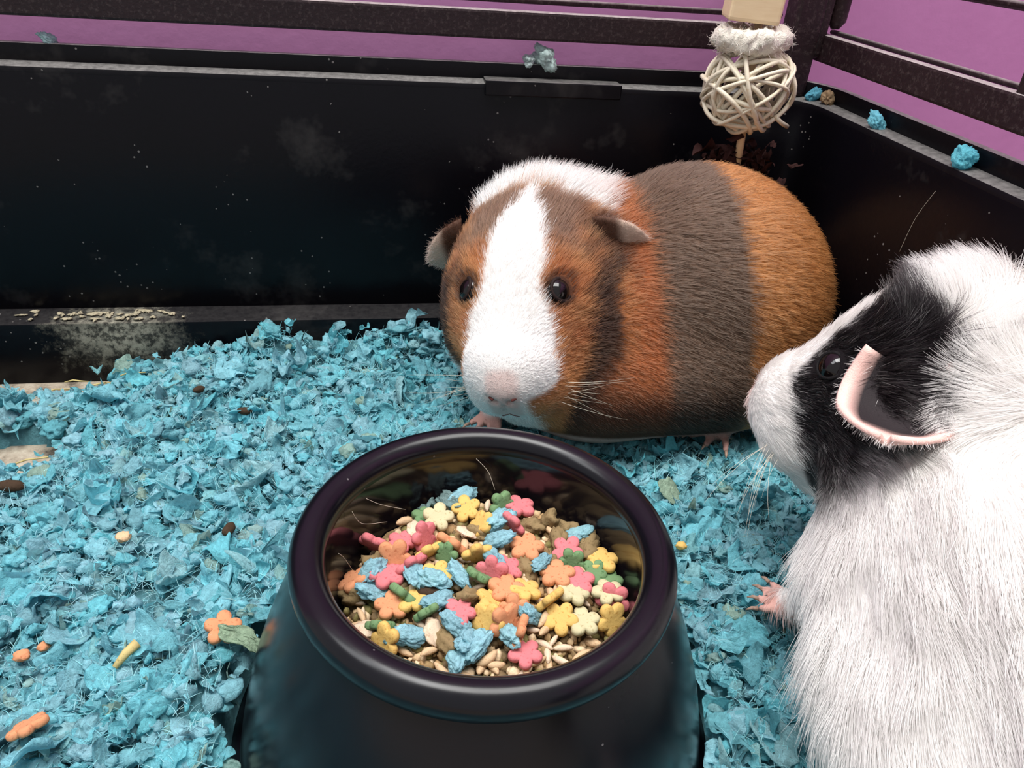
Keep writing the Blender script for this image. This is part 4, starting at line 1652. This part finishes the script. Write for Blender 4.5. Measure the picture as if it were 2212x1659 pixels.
for i, (x, y, a, sc) in enumerate(((-.0554, .2245, 1.3, 1.0), (-.0588, .3028, .2, .9), (-.1433, .2619, .1, 1.25), (-.0827, .3259, 1.0, .9))):
    place('dropping', dro[i % 2], ground(x, y, .0060), (.1, .25, a), sc, label='dark brown oval dropping on the blue bedding', category='dropping', group='droppings on the bedding')
place('hay_stick', tube_mesh('hay_stem', [(-.0045, 0, -.001), (0, .0003, .0005), (.0040, 0, .0012)], [.0009, .0014, .0016], 8), ground(-.0771, .1681, .006), (0, 0, .9), 1.0, M['hay'],
      label='short thick piece of hay stem stuck in the bedding', category='hay')
for i, (x, y, a, L) in enumerate(((-.1577, .3583, .1, .014), (-.1329, .3616, -.25, .016), (-.147, .355, .35, .018), (-.120, .354, .1, .012), (-.150, .298, .25, .018), (-.165, .350, .05, .014), (-.140, .358, .6, .010), (-.128, .360, .15, .014), (-.150, .361, -.1, .012))):
    z0 = FLOOR_Z - .0012 + .0004 * i if i != 3 else -.012
    place('hay_stalk', tube_mesh('hay_stalk', [(-L / 2, 0, 0), (-L / 6, .0008, .0009), (L / 6, -.0004, .0012), (L / 2, .0006, .0004)], [.0003, .00045, .00045, .00025], 6),
          (x, y, z0 + .003), (0, 0, a), 1.0, M['hay'], label='thin straw-coloured hay stalk near the stained back panel', category='hay', group='hay stalks by the back panel')
sh = thick_flake('green_shred', .0085, 12, .35, (.24, .28), np.array(lin(176, 202, 172)))
place('paper_shred', sh, (-.0425, .1675, .0085), (.5, -.35, 1.15), (1.3, 1.0, 1.0), label='twisted green-grey paper shred leaning against the bowl', category='paper shred')
place('paper_flake', thick_flake('green_flake', .0085, 12, .3, (.5, .55), np.array(lin(172, 196, 172))), ground(.123, .2327, .006), (.5, .2, .5), 1.0,
      label='large pale grey-green paper flake between the bowl and the guinea pigs', category='paper flake')
place('oat_flake', lump_mesh('tan_crumb', (.0026, .0022, .0012), M['grain'], 81, .3), ground(-.0912, .2219, .0055), (.2, .1, 0), 1.0, label='tan oat flake lying on the bedding', category='oat flake')

# scraps of bedding on the tray's rim
RIM = [(-.1370, YB + .0100, .1412, .0030, (190, 224, 236), 'small pale blue paper scrap on the lip of the back panel'),
       (.0880, YB + .0095, .1425, .0058, (200, 226, 216), 'large grey-green paper scrap on the lip above the clip tab'),
       (.0800, YB + .0095, .1410, .0034, (204, 228, 218), 'small grey-green paper scrap beside a larger one on the lip'),
       (XR + .0035, .372, .1350, .0040, (110, 186, 208), 'blue paper scrap on the dusty ledge next to a tan one'),
       (XR + .0045, .363, .1345, .0034, (176, 150, 118), 'tan paper scrap on the dusty ledge by the corner'),
       (XR + .0035, .318, .1342, .0036, (128, 204, 222), 'small blue paper scrap halfway along the dusty side ledge'),
       (XR + .0035, .2585, .1355, .0050, (118, 206, 228), 'large bright blue paper scrap on the dusty side ledge')]
for x, y, z, s, c, lab in RIM:
    place('paper_scrap', wad_mesh('rim_scrap', (s, s * .6, s * .65), np.minimum(np.array(lin(*c)) * 1.25, .9), int(s * 1e5 + x * 1e4)), (x, y, z), (rng.normal() * .4, rng.normal() * .4, rng.random() * 6), 1.0, label=lab, category='paper scrap')

# caked dirt on the step of the back panel
st = []
for i in range(46):
    x = -.138 + rng.normal() * .016
    m = lump_mesh('caked_dirt', (.0006 + .0022 * rng.random() ** 2, .0006 + .0010 * rng.random(), .0003), speckled('caked_dirt', (178, 168, 142), (120, 112, 92)) if i == 0 else bpy.data.materials['caked_dirt'], 100 + i, .7, 3)
    st.append(m)
vs, fs, o = [], [], 0
for m in st:
    x, y = -.135 + rng.normal() * .020, YB - .003 - rng.random() * .011
    v = np.array([q.co[:] for q in m.vertices]) + np.array([x, y, .0137])
    vs.append(v)
    fs += [tuple(o + k for k in p.vertices) for p in m.polygons]
    o += len(v)
m = mesh_np('caked_dirt', np.concatenate(vs), fs)
obj('caked_dirt', m, bpy.data.materials['caked_dirt'], None, kind='stuff', label='crust of pale dried dirt on the step of the back panel', category='dirt')
# ------------------------------------------------------------------ hanging chew toy
def build_toy():
    TY = .352
    bc = np.array([.1768, TY, .1405])
    toy = empty('hanging_chew_toy', (.1768, TY, .105), label='hanging wooden chew toy with a white wicker ball in the cage corner', category='chew toy')
    m = box_mesh('wood_block', (.1595, TY - .011, .1685), (.1822, TY + .011, .2080), .0016, 3)
    m.transform(Matrix.Translation((.171, TY, .17)) @ Matrix.Rotation(math.radians(2), 4, 'Y') @ Matrix.Rotation(math.radians(-15), 4, 'Z') @ Matrix.Translation((-.171, -TY, -.17)))
    obj('wood_block', m, M['wood'], toy, smooth=False)
    # loofah slice: a frayed fibrous pad
    V, F, Cc = [], [], []
    nu, nv = 60, 14
    for i in range(nu):
        a = 2 * math.pi * i / nu
        for j in range(nv):
            b = 2 * math.pi * j / nv
            rr = .0112 + .0050 * math.cos(b)
            zz = .0052 * math.sin(b)
            V.append((rr * math.cos(a) * 1.12, rr * math.sin(a), zz))
    for i in range(nu):
        for j in range(nv):
            i2, j2 = (i + 1) % nu, (j + 1) % nv
            F.append((i * nv + j, i2 * nv + j, i2 * nv + j2, i * nv + j2))
    V = np.array(V)
    V += unit(V) * (.0014 * vnoise(V, 420, 3) + .0006 * vnoise(V, 900, 4))[:, None] + .0005 * rng.normal(size=V.shape)
    Rl = np.array(Matrix.Rotation(math.radians(-4), 3, 'Y'))
    lc = np.array([.1738, TY, .1615])
    W = V @ Rl.T + lc
    lm = mesh_np('loofah_slice', W, F)
    vcol(lm, np.tile(np.array(lin(240, 232, 218)), (len(W), 1)) * (.9 + .2 * rng.random((len(W), 1))))
    ls = obj('loofah_slice', lm, M['loofah'], toy)
    k = 1500
    ii = rng.integers(0, len(W), k)
    st = W[ii]
    dd = unit(unit(V[ii] * np.array([1, 1, .6])) + .8 * rng.normal(size=(k, 3)))
    hp = grow(st, dd, unit(rng.normal(size=(k, 3))), .0014 + .0020 * rng.random(k), .7, .2, 5, .5)
    hair_obj('loose_fibre', hp, np.full(k, .00011), np.tile(np.array(lin(245, 238, 226)), (k, 1)), M['fur'], ls)
    # wicker ball woven from round canes
    ball = empty('wicker_ball', tuple(bc))
    ball.parent = toy
    ball.matrix_parent_inverse = toy.matrix_world.inverted()
    r0 = .0205
    for i in range(30):
        nrm = unit(rng.normal(size=3))
        a_ = unit(np.cross(nrm, [.2, .5, .84]))
        b_ = np.cross(nrm, a_)
        t = np.linspace(0, 2 * np.pi, 44, endpoint=False)
        offs = .0065 * rng.normal() * .7
        rad = r0 - .0007 * (i % 5) + .0007 * np.sin(3 * t + i) + .0005 * np.sin(5 * t + 2 * i)
        rc = np.sqrt(np.maximum(rad ** 2 - offs ** 2, 1e-6))
        path = bc + rc[:, None] * (np.cos(t)[:, None] * a_ + np.sin(t)[:, None] * b_) + nrm * (offs + .0012 * np.sin(2 * t + i))[:, None]
        path = path * np.array([1, 1, 1.0])
        obj('cane', tube_mesh('cane', path, .00085 + .0003 * rng.random(), 7, True), M['wicker'], ball)
    # loose end of one cane
    obj('cane', tube_mesh('cane', [bc + np.array([.010, -.014, -.010]), bc + np.array([.016, -.011, -.0135]), bc + np.array([.0205, -.0085, -.0155])], .0011, 8), M['wicker'], ball)
    # central stick
    obj('stick', tube_mesh('stick', [(.1808, TY, .096), (.1795, TY, .121), (.1768, TY, .150), (.1752, TY, .172)], .0019, 12), M['wood'], toy)
    # dark crinkled shred tuft at the lower end
    vs, fs, o = [], [], 0
    P, Fq = flakes_np(150, .0030 + .0035 * rng.random(150), 6, .8, (.25, .6))
    P = np.einsum('nij,nkj->nki', rand_rot(150, 1.2), P)
    cen = np.array([.1815, TY + .004, .101]) + rng.normal(size=(150, 3)) * np.array([.0090, .004, .0060])
    cen[:, 1] = np.minimum(cen[:, 1], YB - .010)
    P += cen[:, None]
    m = mesh_np('shred_tuft', P.reshape(-1, 3), (Fq[None] + (np.arange(150) * 36)[:, None, None]).reshape(-1, 4))
    t = obj('shred_tuft', m, M['darkshred'], toy, kind='stuff')
    # cord and hook up to the frame
    obj('cord', tube_mesh('cord', [(.175, TY, .205), (.176, TY, .24), (.178, TY + .002, .30), (.19, TY + .012, .318), (.208, TY + .026, .32)], .0012, 8), M['loofah'], toy)


build_toy()


# ------------------------------------------------------------------ stray hairs
def stray(label, pts, group=None, r=.00006):
    p = np.array(pts, float)
    t = np.linspace(0, 1, 20)
    tt = np.linspace(0, 1, len(p))
    # smooth the polyline
    q = np.stack([np.interp(t, tt, p[:, i]) for i in range(3)], -1)
    for _ in range(14):
        q[1:-1] = (q[:-2] + 2 * q[1:-1] + q[2:]) / 4
    o = obj('stray_hair', tube_mesh('stray_hair', q, r, 5), M['whisker'], None, label=label, category='hair')
    if group:
        o['group'] = group


c0 = np.array([BC[0], BC[1], 0])
for pts in ([(-.0365, .016, .034), (-.0385, .010, .046), (-.0395, .004, .0535)], [(-.026, .030, .040), (-.034, .0215, .047), (-.036, .0205, .0535)],
            [(-.020, .034, .041), (-.028, .029, .048), (-.032, .0265, .053)], [(.009, .0375, .044), (.007, .0400, .050), (.003, .0415, .054)]):
    stray('single pale stray hair clinging to the inside of the food bowl', [c0 + np.array(q) for q in pts], 'stray hairs in the bowl')
for pts in ([(XR - .001, .262, .121), (XR - .001, .268, .108), (XR - .0008, .270, .092)], [(XR - .001, .23, .09), (XR - .001, .236, .08), (XR - .001, .236, .07)]):
    stray('single pale stray hair on the black side panel', pts, 'stray hairs on the side panel')
